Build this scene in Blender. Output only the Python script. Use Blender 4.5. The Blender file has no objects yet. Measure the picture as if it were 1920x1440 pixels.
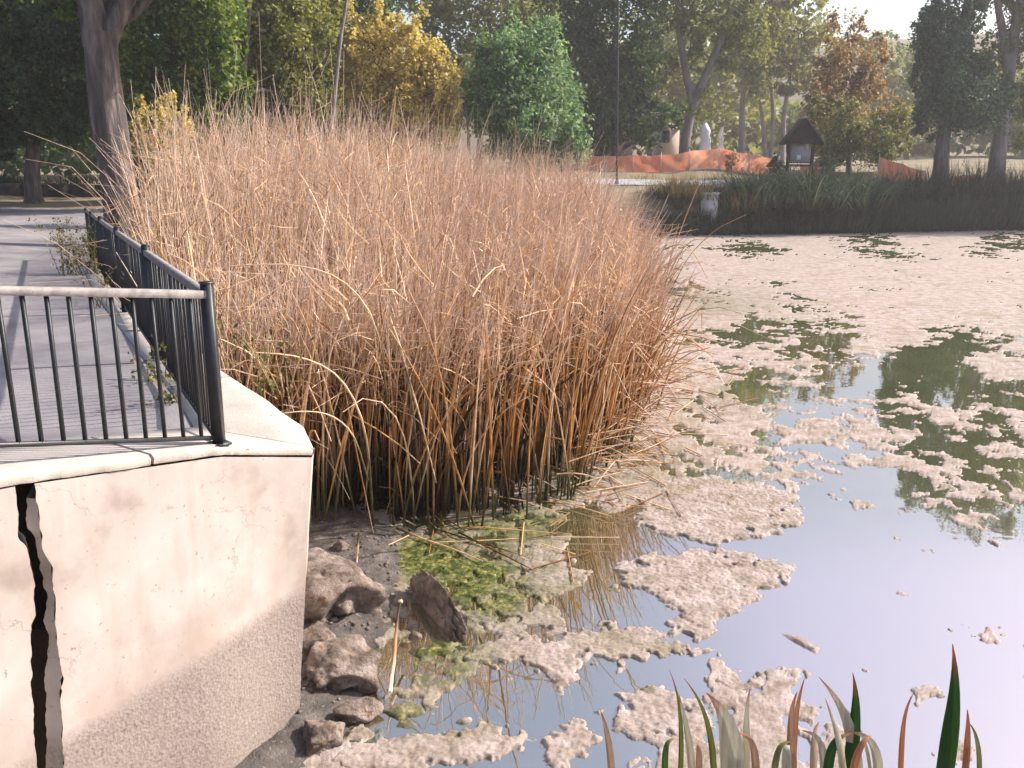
import bpy, math, random
import numpy as np
from mathutils import Matrix, Vector, noise as mnoise

S = bpy.context.scene
COL = S.collection
rng = np.random.default_rng(7)
random.seed(7)

# ------------------------------------------------------------------ camera
EYE = np.array([0.0, 0.0, 3.6])
FPX = 1707.0                       # focal length in photograph pixels (1920 wide)
PITCH = math.atan(420.0 / FPX)
cam = bpy.data.cameras.new('camera')
cam.sensor_width = 36.0
cam.lens = 36.0 * FPX / 1920.0
cam.clip_end = 2000.0
camo = bpy.data.objects.new('camera', cam)
COL.objects.link(camo)
camo.location = EYE
camo.rotation_euler = (math.pi / 2 - PITCH, 0, 0)
S.camera = camo

# ------------------------------------------------------------------ light
SUN_AZ, SUN_EL = math.radians(73), math.radians(38)     # azimuth clockwise from +y
w = bpy.data.worlds.new('World')
S.world = w
w.use_nodes = True
nt = w.node_tree
bg = nt.nodes['Background']
sky = nt.nodes.new('ShaderNodeTexSky')
sky.sky_type = 'NISHITA'
sky.sun_disc = False
sky.sun_elevation = SUN_EL
sky.sun_rotation = SUN_AZ
sky.air_density = 1.0
sky.dust_density = 3.5
sky.ozone_density = 1.3
nt.links.new(sky.outputs[0], bg.inputs[0])
bg.inputs[1].default_value = 0.14
sl = bpy.data.lights.new('sun', 'SUN')
sl.energy = 5.0
sl.angle = math.radians(0.8)
sl.color = (1.0, 0.91, 0.80)
slo = bpy.data.objects.new('sun', sl)
COL.objects.link(slo)
sd = Vector((math.cos(SUN_EL) * math.sin(SUN_AZ), math.cos(SUN_EL) * math.cos(SUN_AZ), math.sin(SUN_EL)))
slo.rotation_euler = sd.to_track_quat('Z', 'Y').to_euler()
slo.location = (40, -10, 60)
S.view_settings.view_transform = 'Standard'
S.view_settings.look = 'None'
S.view_settings.gamma = 1
S.view_settings.exposure = 0.85
S.view_settings.use_curve_mapping = False
S.render.filter_size = 2.0
S.cycles.max_bounces = 8
S.cycles.volume_bounces = 0
S.cycles.transparent_max_bounces = 8

# ------------------------------------------------------------------ helpers: where things stand
SP, CP = math.sin(PITCH), math.cos(PITCH)
def ray(px, py):
    u = (px - 960) / FPX; v = (720 - py) / FPX
    return np.array([u, CP + v * SP, -SP + v * CP])
def at(px, py, Y):
    """point seen at photo pixel (px, py) standing Y metres in front of the camera"""
    d = ray(px, py)
    return EYE + d * (Y / d[1])
def on(px, py, z=0.0):
    """point seen at photo pixel on the level z"""
    d = ray(px, py)
    return EYE + d * ((z - EYE[2]) / d[2])
def topix(p):
    q = np.asarray(p, float) - EYE
    x = q[..., 0]; fwd = q[..., 1] * CP - q[..., 2] * SP; up = q[..., 1] * SP + q[..., 2] * CP
    return 960 + FPX * x / fwd, 720 - FPX * up / fwd
def sstep(x):
    x = np.clip(x, 0, 1)
    return x * x * (3 - 2 * x)

def _hash(ix, iy, seed):
    n = (ix.astype(np.int64) * 374761393 + iy.astype(np.int64) * 668265263 + seed * 974711) & 0x7fffffff
    n = ((n ^ (n >> 13)) * 1274126177) & 0x7fffffff
    n = n ^ (n >> 16)
    return (n & 0xffff) / 65535.0
def vnoise(x, y, seed=0):
    ix = np.floor(x); iy = np.floor(y)
    fx = x - ix; fy = y - iy
    fx = fx * fx * (3 - 2 * fx); fy = fy * fy * (3 - 2 * fy)
    a = _hash(ix, iy, seed); b = _hash(ix + 1, iy, seed); c = _hash(ix, iy + 1, seed); d = _hash(ix + 1, iy + 1, seed)
    return (a * (1 - fx) + b * fx) * (1 - fy) + (c * (1 - fx) + d * fx) * fy
def fbm(x, y, octv=4, seed=0, gain=0.5):
    t = 0; amp = 1; tot = 0
    for i in range(octv):
        t = t + amp * vnoise(x * 2 ** i + 17.3 * i, y * 2 ** i - 9.1 * i, seed + i)
        tot += amp; amp *= gain
    return t / tot
def seg_dist(P, poly, closed=True):
    P = np.asarray(P, float)
    poly = np.asarray(poly, float)
    d = np.full(len(P), 1e9)
    n = len(poly)
    for i in range(n if closed else n - 1):
        a = poly[i]; b = poly[(i + 1) % n]
        ab = b - a
        t = np.clip(((P - a) @ ab) / (ab @ ab), 0, 1)
        d = np.minimum(d, np.hypot(*(P - a - t[:, None] * ab).T))
    return d
def inside(P, poly):
    P = np.asarray(P, float); poly = np.asarray(poly, float)
    c = np.zeros(len(P), bool)
    n = len(poly); j = n - 1
    for i in range(n):
        xi, yi = poly[i]; xj, yj = poly[j]
        cond = ((yi > P[:, 1]) != (yj > P[:, 1]))
        with np.errstate(divide='ignore', invalid='ignore'):
            xc = (xj - xi) * (P[:, 1] - yi) / (yj - yi) + xi
        c ^= cond & (P[:, 0] < xc)
        j = i
    return c

# ------------------------------------------------------------------ helpers: meshes and objects
def mesh_of(V, F, name='mesh', tint=None, along=None, smooth=False):
    """V (n,3); F list of arrays (m,3) or (m,4), or one array"""
    V = np.asarray(V, np.float32)
    if isinstance(F, np.ndarray): F = [F]
    F = [np.asarray(f, np.int32) for f in F if len(f)]
    me = bpy.data.meshes.new(name)
    nl = sum(f.size for f in F); npoly = sum(len(f) for f in F)
    me.vertices.add(len(V)); me.loops.add(nl); me.polygons.add(npoly)
    me.vertices.foreach_set('co', V.ravel())
    me.loops.foreach_set('vertex_index', np.concatenate([f.ravel() for f in F]))
    starts = []; tots = []; s = 0
    for f in F:
        k = f.shape[1]
        starts.append(np.arange(len(f), dtype=np.int32) * k + s); s += f.size
    me.polygons.foreach_set('loop_start', np.concatenate(starts))
    if smooth: me.polygons.foreach_set('use_smooth', np.ones(npoly, bool))
    me.update(calc_edges=True)
    me.validate()
    for nm, arr in (('tint', tint), ('along', along)):
        if arr is not None:
            a = me.attributes.new(nm, 'FLOAT', 'POINT')
            a.data.foreach_set('value', np.asarray(arr, np.float32))
    return me
def obj(name, me, m=None, parent=None):
    o = bpy.data.objects.new(name, me)
    COL.objects.link(o)
    if m is not None:
        if len(me.materials): me.materials[0] = m
        else: me.materials.append(m)
    if parent is not None:
        o.parent = parent
        o.matrix_parent_inverse = Matrix.Translation(-parent.location)
    return o
def tag(o, label=None, cat=None, group=None, kind=None):
    if label: o['label'] = label
    if cat: o['category'] = cat
    if group: o['group'] = group
    if kind: o['kind'] = kind
    return o
def thing(name, label, cat, loc, group=None):
    o = bpy.data.objects.new(name, None)
    COL.objects.link(o)
    o.empty_display_size = 0.2
    o.location = [float(c) for c in loc]
    return tag(o, label, cat, group)

class MB:
    """collects shapes, builds one mesh"""
    def __init__(s): s.V = []; s.F3 = []; s.F4 = []; s.n = 0; s.T = []; s.A = []
    def add(s, V, F, tint=0.5, along=0.5):
        V = np.asarray(V, float).reshape(-1, 3)
        for f in (F if isinstance(F, list) else [F]):
            f = np.asarray(f, np.int64)
            if not len(f): continue
            (s.F3 if f.shape[1] == 3 else s.F4).append(f + s.n)
        s.V.append(V); s.n += len(V)
        s.T.append(np.broadcast_to(np.asarray(tint, float), (len(V),)))
        s.A.append(np.broadcast_to(np.asarray(along, float), (len(V),)))
        return s
    def box(s, c, size, rz=0.0, tilt=None):
        x, y, z = [d / 2 for d in size]
        V = np.array([[sx * x, sy * y, sz * z] for sz in (-1, 1) for sy in (-1, 1) for sx in (-1, 1)])
        if tilt is not None: V = V @ np.array(Matrix.Rotation(tilt[1], 3, tilt[0])).T
        if rz: V = V @ np.array(Matrix.Rotation(rz, 3, 'Z')).T
        return s.add(V + np.asarray(c), np.array([[0, 2, 3, 1], [4, 5, 7, 6], [0, 1, 5, 4], [2, 6, 7, 3], [0, 4, 6, 2], [1, 3, 7, 5]]))
    def bar(s, a, b, wd, ht=None, up=(0, 0, 1)):
        """square bar from a to b"""
        a = np.asarray(a, float); b = np.asarray(b, float); ht = ht or wd
        t = b - a; t /= np.linalg.norm(t)
        u = np.asarray(up, float)
        if abs(t @ u) > 0.95: u = np.array([1.0, 0, 0])
        r = np.cross(t, u); r /= np.linalg.norm(r); q = np.cross(r, t)
        V = []
        for p in (a, b):
            for sr, sq in ((-1, -1), (1, -1), (1, 1), (-1, 1)):
                V.append(p + r * sr * wd / 2 + q * sq * ht / 2)
        return s.add(V, np.array([[3, 2, 1, 0], [4, 5, 6, 7], [0, 1, 5, 4], [1, 2, 6, 5], [2, 3, 7, 6], [3, 0, 4, 7]]))
    def tube(s, P, R, k=8, tint=0.5, cap=True, lump=0.0, seed=0):
        V, F, A = tubes(np.asarray(P, float)[None], np.asarray(R, float)[None], k)
        if lump:
            c = np.repeat(np.asarray(P, float), k, 0)
            q = V - c
            ang = np.tile(np.arange(k), len(P)); h = np.repeat(np.arange(len(P)), k)
            sc = 1 + lump * (fbm(ang * 0.9 + 5, h * 0.35, 3, seed) - 0.5) * 2
            V = c + q * sc[:, None]
        s.add(V, F, tint, A)
        if cap:
            n = len(V); s.add(V[-k:], np.array([[0, i, i + 1] for i in range(1, k - 1)]), tint, 1.0)
        return s
    def mesh(s, name='mesh', smooth=False):
        F = []
        if s.F3: F.append(np.concatenate(s.F3))
        if s.F4: F.append(np.concatenate(s.F4))
        return mesh_of(np.concatenate(s.V), F, name, np.concatenate(s.T), np.concatenate(s.A), smooth)
    def build(s, name, m, parent=None, smooth=False):
        return obj(name, s.mesh(name, smooth), m, parent)

def frames(P):
    T = np.gradient(P, axis=1)
    T /= np.linalg.norm(T, axis=2, keepdims=True) + 1e-9
    ref = np.zeros_like(T); ref[..., 1] = 1.0
    bad = np.abs(T[..., 1]) > 0.9
    ref[bad] = (1, 0, 0)
    a = np.cross(T, ref); a /= np.linalg.norm(a, axis=2, keepdims=True) + 1e-9
    b = np.cross(T, a)
    return T, a, b
def tubes(P, R, k=3):
    """P (N,K,3), R (N,K) -> verts, quads, along"""
    N, K, _ = P.shape
    T, a, b = frames(P)
    ang = np.arange(k) * 2 * math.pi / k
    V = P[:, :, None, :] + R[:, :, None, None] * (np.cos(ang)[None, None, :, None] * a[:, :, None, :] + np.sin(ang)[None, None, :, None] * b[:, :, None, :])
    V = V.reshape(-1, 3)
    i = np.arange(K - 1)[:, None]; j = np.arange(k)[None, :]
    q = np.stack([i * k + j, i * k + (j + 1) % k, (i + 1) * k + (j + 1) % k, (i + 1) * k + j], -1).reshape(-1, 4)
    F = (np.arange(N)[:, None, None] * (K * k) + q[None]).reshape(-1, 4)
    A = np.broadcast_to(np.linspace(0, 1, K)[None, :, None], (N, K, k)).reshape(-1)
    return V, F, A
def ribbons(P, W, dirs):
    """flat blades: P (N,K,3), W (N,K) half widths, dirs (N,3) width direction, folded along the midrib"""
    N, K, _ = P.shape
    T, a, b = frames(P)
    d = dirs[:, None, :] - T * (T * dirs[:, None, :]).sum(2, keepdims=True)
    d /= np.linalg.norm(d, axis=2, keepdims=True) + 1e-9
    n = np.cross(T, d)
    V = np.stack([P - d * W[..., None] + n * W[..., None] * 0.35, P, P + d * W[..., None] + n * W[..., None] * 0.35], 2).reshape(-1, 3)
    i = np.arange(K - 1)[:, None]; j = np.arange(2)[None, :]
    q = np.stack([i * 3 + j, i * 3 + j + 1, (i + 1) * 3 + j + 1, (i + 1) * 3 + j], -1).reshape(-1, 4)
    F = (np.arange(N)[:, None, None] * (K * 3) + q[None]).reshape(-1, 4)
    A = np.broadcast_to(np.linspace(0, 1, K)[None, :, None], (N, K, 3)).reshape(-1)
    return V, F, A
def arcs(base, L, th0, phi, kap, p, K, brk=None, bang=None):
    """stems that leave the base at th0 from the vertical towards phi and bend by kap * t**p more"""
    N = len(L)
    t = (np.arange(K - 1) + 0.5) / (K - 1)
    th = th0[:, None] + kap[:, None] * t[None] ** p[:, None]
    if brk is not None: th = th + (t[None] > brk[:, None]) * bang[:, None]
    st = (L / (K - 1))[:, None]
    dx = np.sin(th) * np.cos(phi)[:, None] * st; dy = np.sin(th) * np.sin(phi)[:, None] * st; dz = np.cos(th) * st
    D = np.stack([dx, dy, dz], -1)
    return np.concatenate([base[:, None], base[:, None] + np.cumsum(D, 1)], 1)

# ------------------------------------------------------------------ materials
def mat(name):
    m = bpy.data.materials.new(name); m.use_nodes = True
    t = m.node_tree
    return m, t, t.nodes, t.links, t.nodes['Principled BSDF']
def N(t, typ, **kw):
    n = t.nodes.new(typ)
    for k, v in kw.items(): setattr(n, k, v)
    return n
def ramp(t, stops, src=None, interp='LINEAR'):
    r = t.nodes.new('ShaderNodeValToRGB')
    cr = r.color_ramp; cr.interpolation = interp
    while len(cr.elements) < len(stops): cr.elements.new(0.5)
    for e, (p, c) in zip(cr.elements, stops):
        e.position = p; e.color = (*c, 1) if len(c) == 3 else c
    if src is not None: t.links.new(src, r.inputs[0])
    return r
def noise_n(t, scale, detail=5, rough=0.55, coord=None, vec_scale=None):
    n = t.nodes.new('ShaderNodeTexNoise')
    n.inputs['Scale'].default_value = scale; n.inputs['Detail'].default_value = detail; n.inputs['Roughness'].default_value = rough
    c = coord or N(t, 'ShaderNodeTexCoord').outputs['Object']
    if vec_scale:
        mp = t.nodes.new('ShaderNodeMapping'); mp.inputs['Scale'].default_value = vec_scale
        t.links.new(c, mp.inputs[0]); c = mp.outputs[0]
    t.links.new(c, n.inputs['Vector'])
    return n
def mixc(t, fac, a, b, mode='MIX'):
    m = t.nodes.new('ShaderNodeMix'); m.data_type = 'RGBA'; m.blend_type = mode
    for sock, v in ((m.inputs[0], fac), (m.inputs[6], a), (m.inputs[7], b)):
        if hasattr(v, 'is_linked') or hasattr(v, 'links'): t.links.new(v, sock)
        elif isinstance(v, (int, float)): sock.default_value = v
        else: sock.default_value = (*v, 1)
    return m.outputs[2]
def bump(t, src, strength, dist, bsdf):
    b = t.nodes.new('ShaderNodeBump')
    b.inputs['Strength'].default_value = strength; b.inputs['Distance'].default_value = dist
    t.links.new(src, b.inputs['Height']); t.links.new(b.outputs[0], bsdf.inputs['Normal'])
    return b
def surf(name, stops, scale=3.0, rough=0.9, bump_d=0.01, bscale=None, spots=None, vec=None, spec=0.3):
    m, t, n, l, b = mat(name)
    n1 = noise_n(t, scale, 8, 0.62, vec_scale=vec)
    c = ramp(t, stops, n1.outputs[0]).outputs[0]
    if spots:
        n3 = noise_n(t, spots[0], 4, 0.6)
        r3 = ramp(t, [(spots[1], (0, 0, 0)), (spots[2], (1, 1, 1))], n3.outputs[0])
        c = mixc(t, r3.outputs[0], c, spots[3])
    l.new(c, b.inputs['Base Color'])
    b.inputs['Roughness'].default_value = rough
    b.inputs['Specular IOR Level'].default_value = spec
    if bump_d:
        n2 = noise_n(t, bscale or scale * 8, 8, 0.65, vec_scale=vec)
        bump(t, n2.outputs[0], 0.8, bump_d, b)
    return m
def leaf_mat(name, cols, trans=0.45, rough=0.55):
    """cols: colours over the per-leaf tint"""
    m, t, n, l, b = mat(name)
    a = N(t, 'ShaderNodeAttribute', attribute_name='tint')
    st = [(i / (len(cols) - 1), c) for i, c in enumerate(cols)]
    r = ramp(t, st, a.outputs['Fac'])
    l.new(r.outputs[0], b.inputs['Base Color'])
    b.inputs['Roughness'].default_value = rough
    b.inputs['Specular IOR Level'].default_value = 0.35
    tr = n.new('ShaderNodeBsdfTranslucent')
    g = mixc(t, 1.0, r.outputs[0], (1.25, 1.15, 0.6), 'MULTIPLY')
    l.new(g, tr.inputs[0])
    mx = n.new('ShaderNodeMixShader'); mx.inputs[0].default_value = trans
    l.new(b.outputs[0], mx.inputs[1]); l.new(tr.outputs[0], mx.inputs[2])
    l.new(mx.outputs[0], n['Material Output'].inputs[0])
    return m
def stem_mat(name, cols, base_col, base_to=0.35, trans=0.12, tip=None):
    """dry stems: colour by per-stem tint, other colour near the base"""
    m, t, n, l, b = mat(name)
    a = N(t, 'ShaderNodeAttribute', attribute_name='tint')
    h = N(t, 'ShaderNodeAttribute', attribute_name='along')
    st = [(i / (len(cols) - 1), c) for i, c in enumerate(cols)]
    c = ramp(t, st, a.outputs['Fac']).outputs[0]
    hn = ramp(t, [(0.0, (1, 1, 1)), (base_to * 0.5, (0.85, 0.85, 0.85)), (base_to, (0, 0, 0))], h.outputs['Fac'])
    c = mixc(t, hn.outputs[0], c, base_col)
    if tip:
        ht = ramp(t, [(tip[0], (0, 0, 0)), (1.0, (1, 1, 1))], h.outputs['Fac'])
        c = mixc(t, ht.outputs[0], c, tip[1])
    n1 = noise_n(t, 9, 4, 0.6) if name != 'flag_leaf' else noise_n(t, 1.0, 6, 0.7, vec_scale=(130, 60, 5))
    v = ramp(t, [(0.3, (0.62, 0.58, 0.52) if name == 'flag_leaf' else (0.7, 0.68, 0.66)), (0.7, (1.15, 1.12, 1.1))], n1.outputs[0])
    c = mixc(t, 1.0, c, v.outputs[0], 'MULTIPLY')
    l.new(c, b.inputs['Base Color'])
    b.inputs['Roughness'].default_value = 0.6
    b.inputs['Specular IOR Level'].default_value = 0.3
    tr = n.new('ShaderNodeBsdfTranslucent'); l.new(c, tr.inputs[0])
    mx = n.new('ShaderNodeMixShader'); mx.inputs[0].default_value = trans
    l.new(b.outputs[0], mx.inputs[1]); l.new(tr.outputs[0], mx.inputs[2])
    l.new(mx.outputs[0], n['Material Output'].inputs[0])
    return m

M = {}
M['ground'] = surf('dry_ground', [(0.25, (0.10, 0.085, 0.06)), (0.5, (0.20, 0.165, 0.11)), (0.75, (0.30, 0.24, 0.16))], 0.6, 0.95, 0.05, 9)
M['mud'] = surf('wet_mud', [(0.3, (0.03, 0.025, 0.022)), (0.55, (0.085, 0.07, 0.062)), (0.75, (0.17, 0.145, 0.13))], 7, 0.55, 0.03, 45, spots=(30, 0.64, 0.70, (0.26, 0.225, 0.20)), spec=0.6)
M['rock'] = surf('broken_rock', [(0.25, (0.045, 0.034, 0.028)), (0.45, (0.15, 0.115, 0.095)), (0.62, (0.29, 0.235, 0.205)), (0.80, (0.44, 0.375, 0.34))], 7, 0.9, 0.05, 30, spots=(16, 0.6, 0.66, (0.16, 0.09, 0.045)))
M['pave'] = surf('worn_pavement', [(0.3, (0.135, 0.125, 0.14)), (0.5, (0.21, 0.195, 0.21)), (0.72, (0.29, 0.27, 0.275))], 0.9, 0.9, 0.008, 60, spots=(5, 0.6, 0.75, (0.17, 0.145, 0.14)))
M['coping'] = surf('coping_concrete', [(0.2, (0.33, 0.28, 0.25)), (0.5, (0.43, 0.38, 0.345)), (0.8, (0.50, 0.45, 0.42))], 2.5, 0.9, 0.006, 70, spots=(26, 0.66, 0.72, (0.25, 0.2, 0.17)))
M['far_path'] = surf('far_asphalt', [(0.3, (0.30, 0.30, 0.33)), (0.7, (0.38, 0.38, 0.41))], 1.2, 0.9, 0)
M['black_metal'] = surf('black_paint', [(0.3, (0.008, 0.009, 0.013)), (0.7, (0.02, 0.022, 0.028))], 20, 0.45, 0.001, 90, spots=(55, 0.68, 0.72, (0.10, 0.05, 0.03)), spec=0.5)
M['worn_metal'] = surf('worn_rail_paint', [(0.3, (0.09, 0.08, 0.08)), (0.5, (0.18, 0.165, 0.165)), (0.75, (0.26, 0.235, 0.235))], 14, 0.6, 0.002, 70, spots=(34, 0.66, 0.72, (0.07, 0.055, 0.05)), spec=0.5)
M['bark'] = surf('furrowed_bark', [(0.3, (0.04, 0.032, 0.032)), (0.5, (0.11, 0.09, 0.088)), (0.7, (0.24, 0.20, 0.19))], 5, 0.95, 0.12, 12, vec=(1, 1, 0.16))
M['pale_bark'] = surf('pale_bark', [(0.3, (0.14, 0.115, 0.11)), (0.55, (0.25, 0.215, 0.21)), (0.75, (0.36, 0.31, 0.29))], 4, 0.95, 0.06, 10, vec=(1, 1, 0.2))
M['dark_wood'] = surf('dark_stained_wood', [(0.3, (0.022, 0.012, 0.014)), (0.7, (0.055, 0.028, 0.028))], 6, 0.8, 0.01, 30)
M['board'] = surf('notice_paper', [(0.3, (0.36, 0.34, 0.40)), (0.7, (0.46, 0.44, 0.50))], 3, 0.6, 0)
M['white'] = surf('white_plastic', [(0.3, (0.72, 0.70, 0.70)), (0.7, (0.82, 0.81, 0.80))], 3, 0.6, 0.01)
M['stub'] = surf('pale_concrete', [(0.3, (0.50, 0.47, 0.48)), (0.7, (0.68, 0.65, 0.65))], 3, 0.9, 0.005)
M['stucco'] = surf('pink_stucco', [(0.3, (0.50, 0.40, 0.36)), (0.7, (0.58, 0.47, 0.42))], 2, 0.9, 0.005)
M['shed_wall'] = surf('dark_shed_wall', [(0.3, (0.035, 0.02, 0.025)), (0.7, (0.06, 0.035, 0.04))], 2, 0.9, 0.005)
M['roofing'] = surf('grey_roofing', [(0.3, (0.12, 0.11, 0.11)), (0.7, (0.2, 0.18, 0.18))], 2, 0.9, 0.005)
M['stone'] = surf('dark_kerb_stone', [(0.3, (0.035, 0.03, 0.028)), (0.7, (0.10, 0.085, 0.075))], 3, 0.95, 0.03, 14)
M['hill'] = surf('dry_hill', [(0.3, (0.25, 0.2, 0.16)), (0.7, (0.38, 0.32, 0.26))], 0.05, 0.95, 0)

def make_wall_mat():
    m, t, n, l, b = mat('stained_wall_concrete')
    uvz = N(t, 'ShaderNodeAttribute', attribute_name='along')      # 1 above the old water line, 0 below
    n1 = noise_n(t, 1.9, 9, 0.6)
    c = ramp(t, [(0.27, (0.28, 0.23, 0.205)), (0.40, (0.40, 0.35, 0.325)), (0.58, (0.455, 0.41, 0.39)), (0.75, (0.51, 0.465, 0.45))], n1.outputs[0]).outputs[0]
    n2 = noise_n(t, 13, 6, 0.7)
    c = mixc(t, ramp(t, [(0.64, (0, 0, 0)), (0.74, (1, 1, 1))], n2.outputs[0]).outputs[0], c, (0.32, 0.225, 0.17))
    # long drips
    n5 = noise_n(t, 6, 6, 0.6, vec_scale=(1, 1, 0.12))
    c = mixc(t, ramp(t, [(0.50, (0, 0, 0)), (0.75, (0.7, 0.7, 0.7))], n5.outputs[0]).outputs[0], c, (0.36, 0.28, 0.235))
    vd = N(t, 'ShaderNodeTexVoronoi', feature='DISTANCE_TO_EDGE'); vd.inputs['Scale'].default_value = 1.5
    nd = noise_n(t, 3.5, 6, 0.6); oc = N(t, 'ShaderNodeTexCoord')
    wob = N(t, 'ShaderNodeVectorMath', operation='MULTIPLY_ADD'); l.new(nd.outputs['Color'], wob.inputs[0]); wob.inputs[1].default_value = (0.5, 0.5, 0.5); l.new(oc.outputs['Object'], wob.inputs[2]); l.new(wob.outputs[0], vd.inputs['Vector'])
    hair = ramp(t, [(0.0, (1, 1, 1)), (0.007, (0, 0, 0))], vd.outputs['Distance'])
    gate = ramp(t, [(0.48, (0, 0, 0)), (0.56, (0.8, 0.8, 0.8))], noise_n(t, 1.3, 3, 0.5).outputs[0])
    hm = N(t, 'ShaderNodeMath', operation='MULTIPLY'); l.new(hair.outputs[0], hm.inputs[0]); l.new(gate.outputs[0], hm.inputs[1])
    c = mixc(t, hm.outputs[0], c, (0.20, 0.16, 0.14))
    c = mixc(t, ramp(t, [(0.66, (0, 0, 0)), (0.70, (1, 1, 1))], noise_n(t, 38, 4, 0.6).outputs[0]).outputs[0], c, (0.26, 0.20, 0.17))
    # band of stain above the water line, exposed pebbles below
    nw = noise_n(t, 2.4, 6, 0.6)
    add = N(t, 'ShaderNodeMath', operation='MULTIPLY_ADD'); l.new(nw.outputs[0], add.inputs[0]); add.inputs[1].default_value = 0.5; l.new(uvz.outputs['Fac'], add.inputs[2])
    band = ramp(t, [(0.50, (1, 1, 1)), (0.78, (0.85, 0.85, 0.85)), (0.92, (0, 0, 0))], add.outputs[0])
    c = mixc(t, band.outputs[0], c, mixc(t, 0.6, c, (0.30, 0.215, 0.17)))
    nx = noise_n(t, 26, 4, 0.6)
    add2 = N(t, 'ShaderNodeMath', operation='MULTIPLY_ADD'); l.new(nx.outputs[0], add2.inputs[0]); add2.inputs[1].default_value = 0.045; l.new(uvz.outputs['Fac'], add2.inputs[2])
    low = ramp(t, [(0.49, (1, 1, 1)), (0.545, (0, 0, 0))], add2.outputs[0])
    v = N(t, 'ShaderNodeTexVoronoi'); v.inputs['Scale'].default_value = 55; l.new(N(t, 'ShaderNodeTexCoord').outputs['Object'], v.inputs['Vector'])
    n3 = noise_n(t, 42, 6, 0.7)
    gr = ramp(t, [(0.30, (0.12, 0.095, 0.085)), (0.42, (0.23, 0.19, 0.17)), (0.6, (0.285, 0.24, 0.22)), (0.75, (0.36, 0.305, 0.285))], n3.outputs[0])
    c = mixc(t, low.outputs[0], c, gr.outputs[0])
    l.new(c, b.inputs['Base Color'])
    b.inputs['Roughness'].default_value = 0.92; b.inputs['Specular IOR Level'].default_value = 0.25
    n4 = noise_n(t, 60, 8, 0.7)
    mul = N(t, 'ShaderNodeMath', operation='MULTIPLY'); l.new(n4.outputs[0], mul.inputs[0])
    k = ramp(t, [(0.0, (0.12, 0.12, 0.12)), (1.0, (1, 1, 1))], low.outputs[0]); l.new(k.outputs[0], mul.inputs[1])
    sub = N(t, 'ShaderNodeMath', operation='MULTIPLY_ADD'); l.new(v.outputs['Distance'], sub.inputs[0]); l.new(low.outputs[0], sub.inputs[1]); l.new(mul.outputs[0], sub.inputs[2])
    bump(t, sub.outputs[0], 0.5, 0.006, b)
    return m
M['wall'] = make_wall_mat()

def make_water():
    m, t, n, l, b = mat('pond_water')
    out = n['Material Output']
    n.remove(b)
    df = n.new('ShaderNodeBsdfDiffuse')
    nn = noise_n(t, 0.8, 5, 0.6)
    r = ramp(t, [(0.35, (0.045, 0.055, 0.022)), (0.65, (0.075, 0.082, 0.040))], nn.outputs[0])
    # paler diffuse colour paints the bright sky reflection onto the open near water
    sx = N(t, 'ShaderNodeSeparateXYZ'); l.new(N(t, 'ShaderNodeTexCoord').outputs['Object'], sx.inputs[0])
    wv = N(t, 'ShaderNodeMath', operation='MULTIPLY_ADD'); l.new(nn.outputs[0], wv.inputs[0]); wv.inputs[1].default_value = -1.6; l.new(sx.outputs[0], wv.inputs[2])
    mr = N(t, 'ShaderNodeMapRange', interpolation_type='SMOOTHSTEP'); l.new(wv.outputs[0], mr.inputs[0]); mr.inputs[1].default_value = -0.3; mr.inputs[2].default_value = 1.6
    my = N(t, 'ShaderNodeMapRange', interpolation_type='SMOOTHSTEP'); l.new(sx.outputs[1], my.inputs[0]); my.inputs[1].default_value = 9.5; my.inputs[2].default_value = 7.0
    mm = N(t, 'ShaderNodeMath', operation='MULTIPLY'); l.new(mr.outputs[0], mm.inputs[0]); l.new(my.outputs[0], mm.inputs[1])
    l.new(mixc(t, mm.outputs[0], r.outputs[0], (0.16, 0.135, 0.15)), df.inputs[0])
    gl = n.new('ShaderNodeBsdfGlossy'); gl.inputs['Roughness'].default_value = 0.02
    gl.inputs['Color'].default_value = (1.0, 0.92, 0.93, 1)
    fr = n.new('ShaderNodeFresnel'); fr.inputs['IOR'].default_value = 6.5
    mx = n.new('ShaderNodeMixShader')
    l.new(fr.outputs[0], mx.inputs[0]); l.new(df.outputs[0], mx.inputs[1]); l.new(gl.outputs[0], mx.inputs[2])
    l.new(mx.outputs[0], out.inputs[0])
    nb = noise_n(t, 2.2, 3, 0.5)
    bp = n.new('ShaderNodeBump'); bp.inputs['Strength'].default_value = 0.25; bp.inputs['Distance'].default_value = 0.006
    l.new(nb.outputs[0], bp.inputs['Height'])
    for s in (gl, fr): l.new(bp.outputs[0], s.inputs['Normal'])
    return m
M['water'] = make_water()

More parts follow.
